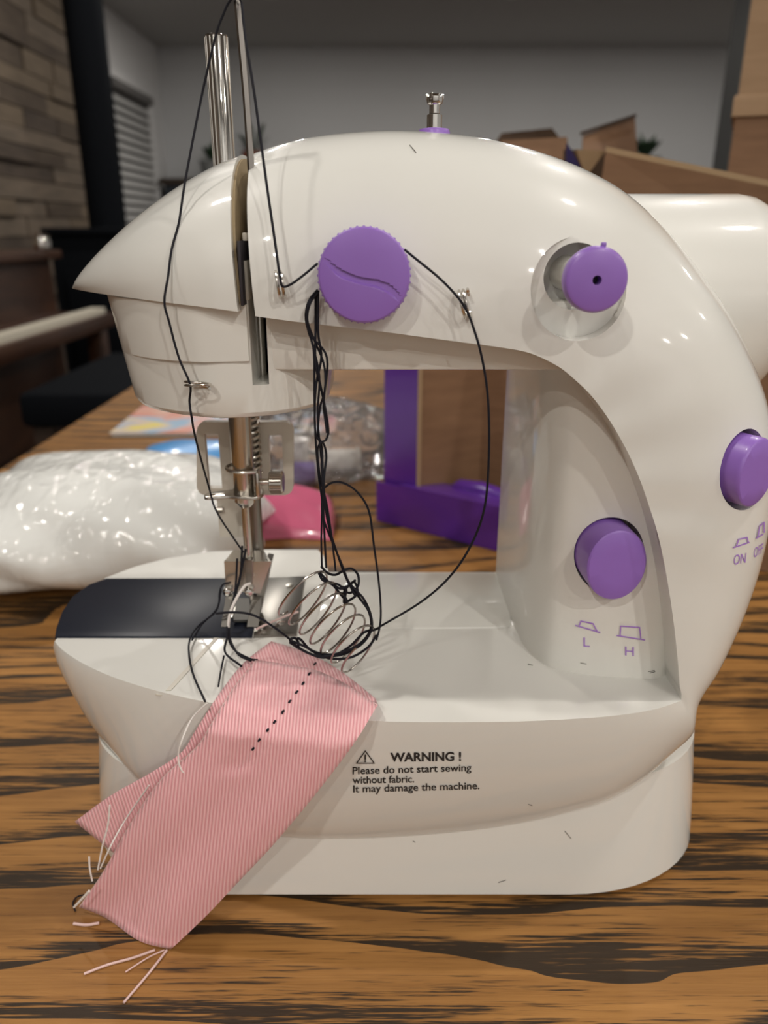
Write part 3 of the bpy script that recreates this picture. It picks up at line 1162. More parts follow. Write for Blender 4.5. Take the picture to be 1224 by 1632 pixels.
tsw = put('thumb_screw', scg, M['steel'], sm)
for k in range(22):
    a = 2 * pi * k / 22
    put('knurl', G().box((nx + 0.88, YN - 0.1 + cos(a) * 0.30, sx[2] + sin(a) * 0.30), (0.28, 0.035, 0.035)), M['steel_dark'], tsw)

# ---- frosted plastic lifter frame behind the needle bar
YL = 20.6
def lift(px, py):
    p = Q(px, py, YL)
    return (p[0], p[2])
lf = G()
bm = bmesh.new()
def rrect(x0, y0, x1, y1, r):
    out = []
    for cx, cy, a0 in ((x1 - r, y1 - r, 0), (x0 + r, y1 - r, 90), (x0 + r, y0 + r, 180), (x1 - r, y0 + r, 270)):
        for k in range(5):
            a = radians(a0 + 90 * k / 4)
            out.append((cx + cos(a) * r, cy + sin(a) * r))
    return out
outer = rrect(315, 671, 468, 787, 14)
lfo = [Q(px, py, YL) for px, py in outer]
n = len(lfo)
lf.v = [Vector((p[0], YL - 0.12, p[2])) for p in lfo] + [Vector((p[0], YL + 0.12, p[2])) for p in lfo]
lf.f = [tuple(range(n)), tuple(range(2 * n - 1, n - 1, -1))] + [(k, (k + 1) % n, n + (k + 1) % n, n + k) for k in range(n)]
lifter = put('lifter_frame', lf, M['frost'], sm)


def pxbox(x0, y0, x1, y1, d, th):
    a, b_ = Q(x0, y1, d), Q(x1, y0, d)
    return G().box(((a[0] + b_[0]) / 2, d, (a[2] + b_[2]) / 2), (b_[0] - a[0], th, b_[2] - a[2]))


cut(lifter, [pxbox(334, 690, 349, 776, YL, 2), pxbox(432, 692, 450, 770, YL, 2)])
bm.free()
put('lifter_tab', G().add(*(lambda b: (b.v, b.f))(pxbox(352, 785, 412, 853, YL, 0.3))), M['frost'], sm)
put('lifter_pivot', G().lathe(Q(352, 812, YL - 0.2), (1, 0, 0), [(-0.12, 0.09), (0.05, 0.09)], 12), M['steel'], sm)

# ---- presser foot: folded bracket, two pivots, split sole
ft = G()
F = lambda px, py, d: Q(px, py, d)
A0, A1 = F(372, 877, 19.9), F(420, 877, 19.9)
B0, B1 = F(357, 895, 19.25), F(432, 895, 19.25)
C0, C1 = F(360, 942, 19.2), F(415, 946, 19.2)
th_ = 0.07


def quad_board(g, p0, p1, p2, p3, th):
    g.panel(p0, p1, p2, p3, th)


foot = put('presser_foot', (lambda g: (quad_board(g, A0, A1, B1, B0, th_), quad_board(g, B0, B1, C1, C0, th_), g)[-1])(G()), M['steel'], sm)
R0, R1 = F(432, 895, 19.25), F(404, 1002, 19.3)
put('foot_cheek', G().panel(F(424, 893, 19.3), F(433, 895, 19.3), F(413, 985, 19.5), F(400, 985, 19.5), 0.5, (0, 1, 0)), M['steel_dark'], foot)
put('foot_shank', G().panel(F(390, 893, 19.15), F(402, 893, 19.15), F(402, 930, 19.15), F(392, 930, 19.15), 0.2, (0, 1, 0)), M['steel_dark'], foot)
for px in (363, 397):
    p = F(px, 943, 19.1)
    put('pivot_screw', G().lathe((p[0], p[1], p[2]), (0.1, -1, 0.1), [(-0.15, 0.13), (0.05, 0.13), (0.1, 0.09), (0.11, 0.03)], 16), M['chrome'], foot)
zs = DECK + 0.16
for (x0, x1) in ((353, 366), (394, 412)):
    a, b_, c_, d_ = QZ(x0, 1000, zs), QZ(x1, 1000, zs), Q(x1 + 6, 948, 19.5), Q(x0 + 8, 948, 19.5)
    put('foot_toe', G().panel(a, b_, c_, d_, 0.07), M['steel_dark'], foot)
sole = G().prism([QZ(372, 990, zs)[:2], QZ(410, 990, zs)[:2], QZ(412, 955, zs)[:2], QZ(378, 955, zs)[:2]], zs - 0.03, zs + 0.04)
put('foot_sole', sole, M['steel_shaded'], foot)

# ---- printed marks
bv = bvh_of(shell, column)


def text_decal(name, s, x0, yb, wpx, hpx, slope, m, bold=0.0, italic=0.0):
    cu = bpy.data.curves.new('txt', 'FONT')
    cu.body = s
    cu.resolution_u = 4
    cu.offset = bold
    to = bpy.data.objects.new('txt', cu)
    COL.objects.link(to)
    bpy.context.view_layer.update()
    me = bpy.data.meshes.new_from_object(to.evaluated_get(bpy.context.evaluated_depsgraph_get()))
    xs = [v.co.x for v in me.vertices]
    x_lo, x_hi = min(xs), max(xs)
    k = wpx / (x_hi - x_lo)
    g = G()
    for v in me.vertices:
        u = (v.co.x - x_lo) * k
        h = v.co.y / 0.70 * hpx
        p = hit(bv, x0 + u + italic * h, yb - h + slope * u, 0.02)
        g.v.append(Vector(p) if p else Vector(Q(x0 + u, yb, 16)))
    g.f = [tuple(p.vertices) for p in me.polygons]
    bpy.data.objects.remove(to)
    bpy.data.curves.remove(cu)
    bpy.data.meshes.remove(me)
    return put(name, g, m, sm, recalc=False)


def line_decal(g, pts, wpx, closed=False):
    n = len(pts)
    segs = [(pts[i], pts[(i + 1) % n]) for i in range(n if closed else n - 1)]
    for (a, b_) in segs:
        dx, dy = b_[0] - a[0], b_[1] - a[1]
        l_ = math.hypot(dx, dy)
        ux, uy = dx / l_, dy / l_
        nx_, ny_ = -uy * wpx / 2, ux * wpx / 2
        e = wpx * 0.4
        q = [(a[0] - ux * e + nx_, a[1] - uy * e + ny_), (b_[0] + ux * e + nx_, b_[1] + uy * e + ny_),
             (b_[0] + ux * e - nx_, b_[1] + uy * e - ny_), (a[0] - ux * e - nx_, a[1] - uy * e - ny_)]
        hp = [hit(bv, x, y, 0.03) for x, y in q]
        if all(hp):
            g.add(hp, [(0, 1, 2, 3)])


text_decal('warning_print', 'WARNING !', 622, 1212.5, 113, 13.5, -0.012, M['black_print'], bold=0.03)
text_decal('warning_print', 'Please do not start sewing', 562, 1233, 189, 11.5, -0.028, M['black_print'], bold=0.012)
text_decal('warning_print', 'without fabric.', 562, 1248, 98, 11.5, -0.022, M['black_print'], bold=0.012)
text_decal('warning_print', 'It may damage the machine.', 563, 1262, 201, 11.5, -0.028, M['black_print'], bold=0.012)
g = G()
line_decal(g, [(568.5, 1215), (596.5, 1215), (582.5, 1195.5)], 1.6, True)
line_decal(g, [(582.3, 1202), (582.3, 1208.5)], 2.2)
line_decal(g, [(582.3, 1211), (582.3, 1212.4)], 2.2)
put('warning_triangle', g, M['black_print'], sm, recalc=False)
text_decal('letter_print', 'L', 930, 1030, 10, 15, 0.06, M['purple_print'])
text_decal('letter_print', 'H', 996, 1044, 14, 14.5, 0.06, M['purple_print'])
g = G()
line_decal(g, [(918, 996), (956, 1007)], 2)
line_decal(g, [(923, 997), (926, 989), (945, 993), (951, 1004)], 2)
put('button_icon', g, M['purple_print'], sm, recalc=False)
g = G()
line_decal(g, [(983, 1012), (1027, 1019)], 2)
line_decal(g, [(988, 1012), (989, 997), (1019, 999), (1021, 1017)], 2)
put('button_icon', g, M['purple_print'], sm, recalc=False)
text_decal('letter_print', 'ON', 1168, 900, 19, 16, -0.20, M['purple_print'], italic=0.1)
text_decal('letter_print', 'OFF', 1200, 889, 14, 16, -0.6, M['purple_print'], italic=0.1)
g = G()
line_decal(g, [(1168, 872), (1192, 864)], 2)
line_decal(g, [(1172, 870), (1176, 859), (1189, 856), (1191, 864)], 2)
put('button_icon', g, M['purple_print'], sm, recalc=False)
g = G()
line_decal(g, [(1204, 857), (1214, 851)], 2)
line_decal(g, [(1206, 855), (1209, 838), (1216, 832), (1216, 848)], 2)
put('button_icon', g, M['purple_print'], sm, recalc=False)

# ================================================================== pink fabric
e_pts = [(87, 1022), (130, 1056), (180, 1079), (250, 1101), (330, 1119), (420, 1134), (520, 1144), (620, 1150)]


def fab_pos(px, py, back):
    e = interp(px, [p[0] for p in e_pts], [p[1] for p in e_pts])
    zz = DECK + 0.10 + (0.0 if back else 0.28)
    if py <= e:
        p = QZ(px, py, zz)
        return Vector(p)
    de = QZ(px, e, zz)[1]
    db = interp(px, [120, 270, 600], [15.55, 14.35, 14.2])
    t = min(1.0, (py - e) / (1490 - e))
    d_ = de - 0.36 * min(1, t * 8) + (db - de + 0.36) * t - 0.22 * sin(pi * t)
    if back:
        d_ += 0.24 * min(1, t * 8)
    p = Q(px, py, d_)
    if p[2] < 0.06:
        p = QZ(px, py, 0.06)
    return Vector(p)


FL = cat([(408, 1053, 0), (372, 1098, 0), (340, 1150, 0), (314, 1192, 0), (256, 1246, 0), (206, 1318, 0), (166, 1388, 0), (128, 1444, 0)], 8)
FR = cat([(601, 1129, 0), (566, 1186, 0), (523, 1244, 0), (478, 1300, 0), (428, 1358, 0), (376, 1412, 0), (326, 1463, 0), (272, 1512, 0)], 8)
BL_ = cat([(432, 1023, 0), (388, 1058, 0), (350, 1106, 0), (312, 1164, 0), (288, 1200, 0), (236, 1234, 0), (176, 1268, 0), (120, 1309, 0)], 8)
BR_ = cat([(605, 1120, 0), (566, 1184, 0), (523, 1242, 0), (478, 1298, 0), (428, 1356, 0), (380, 1404, 0), (340, 1440, 0), (310, 1462, 0)], 8)
NT = 26
fb = G()
fb.uv = []
ns = len(FL)
for i in range(ns):
    s_ = i / (ns - 1)
    for j in range(2 * NT + 1):
        if j <= NT:
            t = j / NT
            a, b_ = FL[i], FR[i]
            px, py = a.x + (b_.x - a.x) * t, a.y + (b_.y - a.y) * t
            # sag of the top edge of the front layer, bow of the bottom edge
            py += -22 * sin(pi * t) * max(0, 1 - s_ * 5) + 6 * sin(pi * t) * max(0, s_ * 5 - 4)
            p = fab_pos(px, py, False)
            ease = max(0.0, (t - 0.8) / 0.2)
            p.y += 0.14 * ease ** 2 * (1 - s_ ** 4)
            p.y -= 0.10 * sin(t * 5 + s_ * 4) * sin(pi * t) + 0.05 * sin(9 * s_ + 6 * t) * (1 - t)
            # pucker along the seam
            su = math.exp(-((px - (503 - (py - 1062) * 0.77)) / 26.0) ** 2) if 1040 < py < 1230 else 0
            p.y += 0.07 * su
            p.z += 0.02 * sin(28 * s_) * su
            fb.uv.append((px / 30.0 + py / 300.0, py / 30.0))
        else:
            t = (2 * NT - j) / NT
            a, b_ = BL_[i], BR_[i]
            px, py = a.x + (b_.x - a.x) * t, a.y + (b_.y - a.y) * t
            py += -16 * sin(pi * t) * max(0, 1 - s_ * 5)
            p = fab_pos(px, py, True)
            fb.uv.append((px / 30.0 - py / 90.0, py / 30.0))
        fb.v.append(p)
wd = 2 * NT + 1
fb.f = [(i * wd + j, i * wd + j + 1, (i + 1) * wd + j + 1, (i + 1) * wd + j) for i in range(ns - 1) for j in range(wd - 1)]
fabric = put('fabric_scrap', fb, M['pink'], None, ang=80, recalc=False)
tag(fabric, 'folded scrap of pink ribbed fabric hanging off the front of the machine bed', 'fabric')
smd = fabric.modifiers.new('thick', 'SOLIDIFY')
smd.thickness = 0.0004
smd.offset = 0
fbv = bvh_of(fabric)


def on_fab(px, py, lift=0.03):
    p = hit(fbv, px, py, lift)
    return p if p else tuple(fab_pos(px, py, False))


for (x, y, l_) in ((502, 1060, 3), (493, 1076, 3), (483, 1091, 4), (473, 1105, 4), (462, 1120, 4), (451, 1136, 4), (438, 1151, 4), (427, 1164, 4), (414, 1178, 4), (404, 1192, 4)):
    put('stitch', G().tube([on_fab(x + 1.4, y - 2, 0.025), on_fab(x, y, 0.045), on_fab(x - 1.4, y + 2, 0.025)], 0.026, 6), M['black_thread'], fabric)
put('seam_thread', G().tube([on_fab(x, y, 0.012) for x, y in ((503, 1058), (483, 1091), (451, 1136), (427, 1164), (404, 1192), (385, 1222), (362, 1243))], 0.008, 5), M['pale_thread'], fabric)
# hem edges: pale selvedge strands along the cut sides
put('cut_edge', G().tube([tuple(fb.v[i * wd + 0]) for i in range(ns)], 0.022, 6), M['pale_thread'], fabric)
put('cut_edge', G().tube([tuple(fb.v[j]) for j in range(0, NT + 1)], 0.018, 6), M['pale_thread'], fabric)
# loose ends
TH0 = 0.03
fray = [[(247, 1514), (210, 1527), (170, 1538), (134, 1552)], [(262, 1514), (236, 1526), (200, 1549)], [(266, 1514), (238, 1550), (197, 1598)],
        [(158, 1471), (138, 1474), (117, 1472)]]
for f_, r_ in zip(fray, (0.03, 0.018, 0.03, 0.035)):
    put('frayed_end', G().tube(cat([QZ(x, y, TH0 + 0.02) for x, y in f_], 5), r_, 6), M['pale_thread'], fabric)
put('frayed_end', G().tube(cat([Q(142, 1365, 15.1), Q(143, 1384, 15.0), Q(147, 1404, 14.95)], 4), 0.022, 6), M['white_thread'], fabric)
put('frayed_end', G().tube(cat([Q(175, 1283, 15.0), Q(172, 1315, 14.95), Q(164, 1345, 14.9), Q(156, 1386, 14.85)], 4), 0.022, 6), M['white_thread'], fabric)
put('frayed_end', G().tube(cat([on_fab(240, 1250, .05), on_fab(206, 1300, .08), Q(178, 1345, 14.8), Q(160, 1384, 14.8)], 4), 0.02, 6), M['white_thread'], fabric)
put('frayed_end', G().tube(cat([Q(118, 1446, 15.0), Q(135, 1428, 14.9), Q(142, 1420, 14.85)], 4), 0.03, 6), M['white_thread'], fabric)

# ================================================================== threads
def strand(g, pts, r=0.026, n=6):
    g.tube(cat(pts, 6), r, n)


hv = bvh_of(shell, cap, casing)


def over(px, py, d_, lift_=0.05):
    """thread point at depth d_, or lying on the machine where that is nearer"""
    p = hit(hv, px, py, lift_)
    return p if p and p[1] < d_ else Q(px, py, d_)


ut = thing('upper_thread', 'black sewing thread running from needle over the take-up lever to the tension dial', 'thread', Q(350, 700, 17))
g = G()
strand(g, [Q(388, 880, 19.0), Q(378, 866, 18.95), over(345, 815, 18.8), over(333, 777, 18.85), Q(312, 700, 17.2), Q(306, 668, 16.2), over(302, 640, 16.3), over(303, 613, 16.0), over(285, 570, 16.05), over(270, 515, 16.1), over(262, 481, 16.1),
           over(268, 440, 16.2), over(276, 398, 16.5), over(285, 355, 16.7), over(292, 308, 16.9), over(300, 262, 17.1), over(320, 160, 17.4), over(343, 60, 17.45), over(357, 20, 17.45), over(366, 2, 17.4), over(377, -8, 17.3), over(385, 4, 17.35)], 0.024)
put('thread_run', g, M['black_thread'], ut)
g = G()
strand(g, [over(385, 4, 17.3), over(391, 60, 17.0), over(404, 140, 16.6), over(419, 250, 16.2), over(428, 315, 16.0), over(436, 370, 15.75), over(446, 440, 15.55), over(450, 456, 15.6), over(462, 454, 15.6), over(482, 440, 15.6), over(506, 420, 15.75)], 0.026)
put('thread_run', g, M['black_thread'], ut)
g = G()
strand(g, [Q(645, 398, 15.75), Q(662, 412, 15.6), Q(700, 443, 15.55), Q(728, 472, 15.5), Q(742, 492, 15.5), Q(752, 515, 15.45), Q(768, 570, 15.4), Q(778, 640, 15.4), Q(779, 730, 15.45), Q(772, 810, 15.6), Q(750, 870, 15.8),
           Q(716, 920, 16.0), Q(670, 960, 16.2), Q(605, 999, 16.3)], 0.026)
put('thread_run', g, M['black_thread'], ut)

tt = thing('thread_tangle', 'tangled bundle of black thread hanging from the purple tension dial', 'thread', Q(515, 900, 16))
BD = 15.75
paths = [
    [(506, 462), (492, 480), (487, 505), (492, 530), (500, 560), (501, 640), (503, 700), (508, 760), (513, 800), (512, 860), (513, 905)],
    [(508, 464), (494, 484), (490, 510), (500, 540), (516, 580), (518, 620), (510, 650), (507, 690), (513, 715), (514, 770), (517, 850), (520, 905)],
    [(503, 466), (503, 520), (503, 580), (512, 620), (523, 680), (520, 700), (511, 706), (506, 720), (510, 760), (520, 800), (528, 850), (535, 910)],
    [(507, 466), (507, 530), (512, 570), (503, 620), (503, 690), (516, 708), (520, 730), (516, 770), (522, 830), (540, 890), (551, 920), (566, 950)],
    [(507, 466), (490, 488), (488, 512), (497, 545), (509, 600), (506, 660), (510, 710), (515, 760), (513, 810), (520, 840), (545, 900), (556, 930)],
    [(505, 463), (491, 486), (493, 530), (521, 570), (516, 640), (521, 690)],
]
for k, pp in enumerate(paths):
    g = G()
    strand(g, [Q(x, y, BD - 0.12 + 0.07 * ((k * 3 + i) % 4) + 0.0011 * max(0, y - 600)) for i, (x, y) in enumerate(pp)], 0.025)
    put('thread_strand', g, M['black_thread'], tt)
g = G()
strand(g, [Q(x, y, 15.95 + 0.0008 * (y - 770)) for x, y in ((516, 778), (530, 769), (548, 770), (570, 785), (588, 815), (596, 870), (604, 930), (607, 975), (605, 1000), (600, 1020))], 0.024)
put('thread_loop', g, M['black_thread'], tt)
KD = 16.2
knots = [
    [(512, 903), (522, 913), (535, 916), (550, 908), (562, 907), (571, 918), (570, 935), (556, 945), (540, 932), (525, 928), (512, 915), (508, 912)],
    [(508, 913), (515, 925), (530, 932), (545, 950), (553, 958), (548, 945), (556, 933), (566, 925)],
    [(512, 922), (528, 930), (542, 938), (554, 934), (565, 928), (570, 945), (558, 956), (548, 960), (552, 940), (545, 935)],
    [(553, 923), (562, 937), (573, 953), (588, 975), (591, 1000), (580, 1020), (558, 1035), (530, 1043), (505, 1040), (485, 1030), (466, 1022)],
    [(556, 928), (566, 940), (580, 955), (591, 980), (592, 1003), (578, 1025), (552, 1041), (525, 1046), (500, 1044), (478, 1034), (462, 1024)],
    [(605, 1000), (596, 1004), (580, 1008), (560, 1028), (540, 1041), (515, 1048), (490, 1040), (470, 1028), (462, 1020), (470, 1017), (476, 1024)],
    [(600, 1012), (588, 1030), (566, 1045), (545, 1050), (520, 1048), (495, 1036), (480, 1020), (474, 1018), (476, 1030)],
    [(470, 1025), (440, 1002), (412, 984), (390, 977), (365, 976), (345, 978)],
]
for k, pp in enumerate(knots):
    g = G()
    strand(g, [Q(x, y, (KD if k < 7 else 17.0) - 0.12 + 0.08 * ((k * 2 + i) % 3) + (0.09 * i if k == 7 else 0)) for i, (x, y) in enumerate(pp)], 0.030)
    put('thread_knot' if k < 7 else 'thread_run', g, M['black_thread'], tt)

# threads drawn out from under the presser foot
ft_t = thing('needle_thread', 'black and white thread tails trailing from the presser foot to the pink fabric', 'thread', dk(370, 1000))
tails = [
    ([Q(386, 870, 19.0), Q(383, 920, 18.85), Q(374, 950, 18.7), Q(364, 990, 18.3), QZ(362, 1015, 6.9), QZ(359, 1040, 6.75), QZ(385, 1062, 6.72)], 'black_thread', 0.03),
    ([Q(392, 875, 19.0), Q(380, 930, 18.8), Q(368, 975, 18.4), QZ(364, 1012, 6.85), QZ(373, 1035, 6.7), QZ(398, 1050, 6.75), QZ(410, 1052, 6.9)], 'black_thread', 0.03),
    ([Q(378, 890, 18.95), Q(375, 940, 18.7), Q(366, 985, 18.35), QZ(366, 1016, 6.85), QZ(380, 1043, 6.7), QZ(400, 1053, 6.8)], 'black_thread', 0.03),
    ([Q(399, 930, 18.9), Q(389, 935, 18.75), Q(375, 957, 18.5), Q(366, 980, 18.3), QZ(363, 1008, 6.9)], 'white_thread', 0.04),
    ([Q(368, 928, 18.9), Q(355, 932, 18.9), Q(350, 945, 18.8), Q(349, 960, 18.7), Q(342, 977, 18.5), QZ(318, 996, 6.7), QZ(304, 1015, 6.68), QZ(301, 1040, 6.62), QZ(308, 1075, 6.62), QZ(327, 1118, 6.72)], 'black_thread', 0.026),
    ([Q(352, 940, 18.9), Q(346, 970, 18.6), QZ(322, 995, 6.8), QZ(306, 1020, 6.66)], 'black_thread', 0.026),
    ([QZ(357, 1045, 6.62), QZ(352, 1070, 6.62), QZ(348, 1094, 6.66)], 'black_thread', 0.024),
    ([QZ(408, 1003, 6.64), QZ(425, 995, 6.66), QZ(455, 982, 6.66), QZ(475, 975, 6.66)], 'pale_thread', 0.035),
    ([QZ(330, 1121, 6.8), Q(306, 1145, 15.0), Q(290, 1180, 14.6), Q(284, 1205, 14.55), Q(290, 1228, 14.5), Q(310, 1240, 14.45), Q(335, 1248, 14.4), Q(350, 1248, 14.4), Q(364, 1241, 14.4)], 'white_thread', 0.02),
]
for pts, mm, r_ in tails:
    g = G()
    strand(g, pts, r_)
    put('thread_tail', g, M[mm], ft_t)
g = G()
strand(g, [QZ(134, 1426, .05), QZ(122, 1430, .05), QZ(116, 1440, .05), QZ(120, 1452, .05)], 0.02)
put('thread_tail', g, M['black_thread'], ft_t)

# ---- tension spring that came off, held by the tangle
pts = []
NL = 6.4
for i in range(int(NL * 32) + 1):
    f_ = i / (NL * 32)
    a = 2 * pi * i / 32 + 2.4
    cx = 476 + (578 - 476) * f_
    cy = 940 + (1044 - 940) * f_
    mj = (46 - 8 * f_)
    px = cx + cos(a) * mj * 0.72 + sin(a) * 11
    py = cy - cos(a) * mj * 0.82 + sin(a) * 10
    pts.append(Q(px, py, 16.15 + 0.5 * sin(a)))
ts = put('tension_spring', G().tube(pts, 0.027, 8), M['spring_wire'], None)
tag(ts, 'loose silver coil spring caught in the black thread above the machine bed', 'spring')

# lint specks on the machine (tiny stray fibres)
bv = bvh_of(shell, column, plinth)
for (x, y, dx, dy) in ((658, 238, 5, 6), (930, 1057, 5, 1), (1038, 1069, 5, -1), (1040, 1071, -4, 1), (905, 1330, 5, 6), (845, 1060, 4, 1), (845, 1282, 3, 1), (660, 1341, 2, 1), (800, 1404, 6, -2)):
    p, q = hit(bv, x - dx, y - dy, 0.015), hit(bv, x + dx, y + dy, 0.015)
    if p and q:
        put('lint_fibre', G().tube([p, q], 0.008, 5), M['lint'], sm)

# ================================================================== things on the table behind
# bag of white stuffing
def pillow(c, s, rz, bumps, seed, n=2.2, flat=0.35, nu=40, nv=72):
    rnd = random.Random(seed)
    ph = [(rnd.uniform(0, 6.28), rnd.uniform(2, 6), rnd.uniform(2, 6), rnd.uniform(0, 6.28)) for _ in range(8)]
    g = G()

    def fn(i, j):
        la = -pi / 2 + pi * i
        lo = 2 * pi * j
        cl_, sl_ = max(0, cos(la)), sin(la)
        e = 2 / n
        x = math.copysign(abs(cos(lo)) ** 0.6, cos(lo)) * cl_ ** 0.8
        y = math.copysign(abs(sin(lo)) ** 0.6, sin(lo)) * cl_ ** 0.8
        zz = math.copysign(abs(sl_) ** 0.9, sl_)
        k = 1 + bumps * sum(sin(a + b * x * 1.6 + c_ * y * 1.6 + d_ * zz) for a, b, c_, d_ in ph) / 8
        x, y, zz = x * k * s[0] / 2, y * k * s[1] / 2, zz * k
        zz = zz * s[2] * (1 - flat) if zz > 0 else zz * s[2] * flat
        X = c[0] + x * cos(rz) - y * sin(rz)
        Y = c[1] + x * sin(rz) + y * cos(rz)
        return (X, Y, max(0.02, c[2] + zz + s[2] * flat))

    g.grid(fn, nu, nv)
    bm = bmesh.new()
    vs_ = [bm.verts.new(p) for p in g.v]
    for f_ in g.f:
        try:
            bm.faces.new([vs_[k] for k in f_])
        except ValueError:
            pass
    bmesh.ops.remove_doubles(bm, verts=bm.verts[:], dist=0.001)
    bm.verts.index_update()
    g2 = G()
    g2.v = [v.co.copy() for v in bm.verts]
    g2.f = [tuple(v.index for v in f_.verts) for f_ in bm.faces]
    bm.free()
    return g2


bag = put('stuffing_bag', pillow((-14.6, 38.7, 0), (16.0, 13.0, 5.6), 0.16, 0.14, 3, flat=0.36), M['filled_bag'], None, ang=80)
tag(bag, 'puffed clear plastic bag of white stuffing lying left of the machine', 'bag')
# pink packet
def wedge():
    g = G()
    def fn(i, j):
        x = -7.9 + 4.9 * i
        y = 41.2 + 4.5 * j + 0.4 * sin(3 * i)
        e = (1 - (2 * i - 1) ** 6) * (1 - (2 * j - 1) ** 6)
        zt = (2.5 - 0.9 * i) * (0.35 + 0.65 * min(1, j * 1.8)) * max(0.0, e) ** 0.35
        return (x, y, 0.05 + zt + 0.10 * sin(14 * j + 5 * i) * e)
    g.grid(fn, 26, 26)
    def fn2(i, j):
        return (-7.9 + 4.9 * i, 41.2 + 4.5 * j + 0.4 * sin(3 * i), 0.03)
    g.grid(fn2, 8, 8)
    return g


pk = put('pink_packet', wedge(), M['pink_plastic'], None, ang=80)
tag(pk, 'glossy bright pink plastic packet between the white bag and the purple box', 'packet')
# blue pouch
bp_ = put('blue_pouch', pillow((-14.3, 57.0, 0), (8.6, 5.0, 1.7), 0.0, 0.05, 9), M['sky_blue'], None, ang=80)
tag(bp_, 'flat sky blue pouch lying behind the bag of white stuffing', 'pouch')
# clear bag with spools
cb = put('clear_bag', pillow((-4.2, 53.5, 0), (10.5, 9.0, 5.6), 0.15, 0.22, 5), M['clear'], None, ang=80)
tag(cb, 'crumpled clear plastic bag with spools inside behind the pink packet', 'bag')


def spool(x, y, z_, m, label, lie):
    t = thing('thread_spool', label, 'spool', (x, y, z_), 'thread spools in the clear bag')
    ax = (1, 0.15, 0) if lie else (0, 0, 1)
    o_ = (x, y, z_ + (0.9 if lie else 0))
    put('spool_core', G().lathe(o_, ax, [(0, 0.9), (0.2, 0.9), (0.2, 0.5), (2.4, 0.5), (2.4, 0.9), (2.6, 0.9)], 20), M['spool_white'], t)
    put('wound_thread', G().lathe(Vector(o_) + Vector(ax).normalized() * 0.22, ax, [(0, 0.75), (2.16, 0.75)], 20), m, t)


spool(-6.3, 54.5, 0.05, M['spool_white'], 'white thread spool standing in the clear plastic bag', False)
spool(-4.4, 54.8, 0.05, M['spool_white'], 'cream thread spool lying flat in the clear plastic bag', True)
spool(-7.2, 51.5, 0.05, M['lilac'], 'violet thread spool lying in the clear plastic bag', True)
# booklet
bk = thing('booklet', 'colourful printed booklet lying flat on the far part of the table', 'booklet', (-14, 71, 0))
put('pages', G().box((-14.2, 70.8, 0.2), (19.2, 11.0, 0.3), rz=0.03), M['spool_white'], bk)
put('cover', G().box((-14.2, 70.8, 0.38), (19.6, 11.3, 0.06), rz=0.03), M['print'], bk)

# purple product carton, opened
ct = thing('product_carton', 'opened purple and brown cardboard carton standing behind the sewing machine', 'carton', (8, 48, 0))
P0 = QZ(600, 829, 0.05)
P1 = QZ(803, 881, 0.05)
dirx = (Vector(P1) - Vector(P0)).normalized()
nrm = Vector((-dirx.y, dirx.x, 0))
v0, v1 = Vector(P0), Vector(P1)
up = Vector((0, 0, 1))
put('front_lip', G().panel(v0, v1, v1 + up * 2.5, v0 + up * 2.5, 0.15, tuple(nrm)), M['purple_card'], ct)
put('lip_top', G().panel(v0 + up * 2.5 + dirx * 1.6, v1 + up * 2.5, v1 + up * 2.35 + nrm * 2.6 + dirx * 0.4, v0 + up * 2.2 + nrm * 2.6 + dirx * 2.2, 0.12, (0, 0, 1)), M['purple_card'], ct)
put('film_fold', G().lathe(v0 + dirx * 4.0 + nrm * 2.3 + up * 2.4, dirx, [(0, 0.1), (0.5, 0.5), (2.0, 0.62), (3.6, 0.4), (4.2, 0.1)], 16), M['purple_card'], ct)
# left side flap, purple outside, brown inside edge
s0_ = v0 + dirx * 0.25 + nrm * 0.5
s1_ = s0_ + dirx * 2.35
put('side_flap', G().panel(s0_ + up * 0.3, s1_ + up * 0.0, s1_ + up * 15.4, s0_ + up * 15.6, 0.12, tuple(nrm)), M['purple_card'], ct)
put('flap_edge', G().panel(s1_ - nrm * 0.02, s1_ + dirx * 0.16 - nrm * 0.02, s1_ + dirx * 0.16 + up * 15.4 - nrm * 0.02, s1_ + up * 15.4 - nrm * 0.02, 0.2, tuple(nrm)), M['cardboard_edge'], ct)
# brown inside panels
i0 = s1_ + nrm * 4.8 - dirx * 1.0
put('inner_panel', G().panel(s1_ + nrm * 0.3, i0 + dirx * 2.6, i0 + dirx * 2.6 + up * 16.0, s1_ + nrm * 0.3 + up * 16.0, 0.3, (0, 1, 0)), M['cardboard'], ct)
j0 = i0 + dirx * 2.6
put('back_panel', G().panel(j0, j0 + dirx * 18 + nrm * 0.5, j0 + dirx * 18 + nrm * 0.5 + up * 17.5, j0 + up * 17.5, 0.3, (0, 1, 0)), M['cardboard'], ct)
put('carton_floor', G().panel(v0 + nrm * 0.2 + up * 0.1, v1 + nrm * 0.2 + up * 0.1, v1 + nrm * 6 + up * 1.9 + dirx * 2, v0 + nrm * 6 + up * 1.9 + dirx * 2, 0.1, (0, 0, 1)), M['cardboard'], ct)
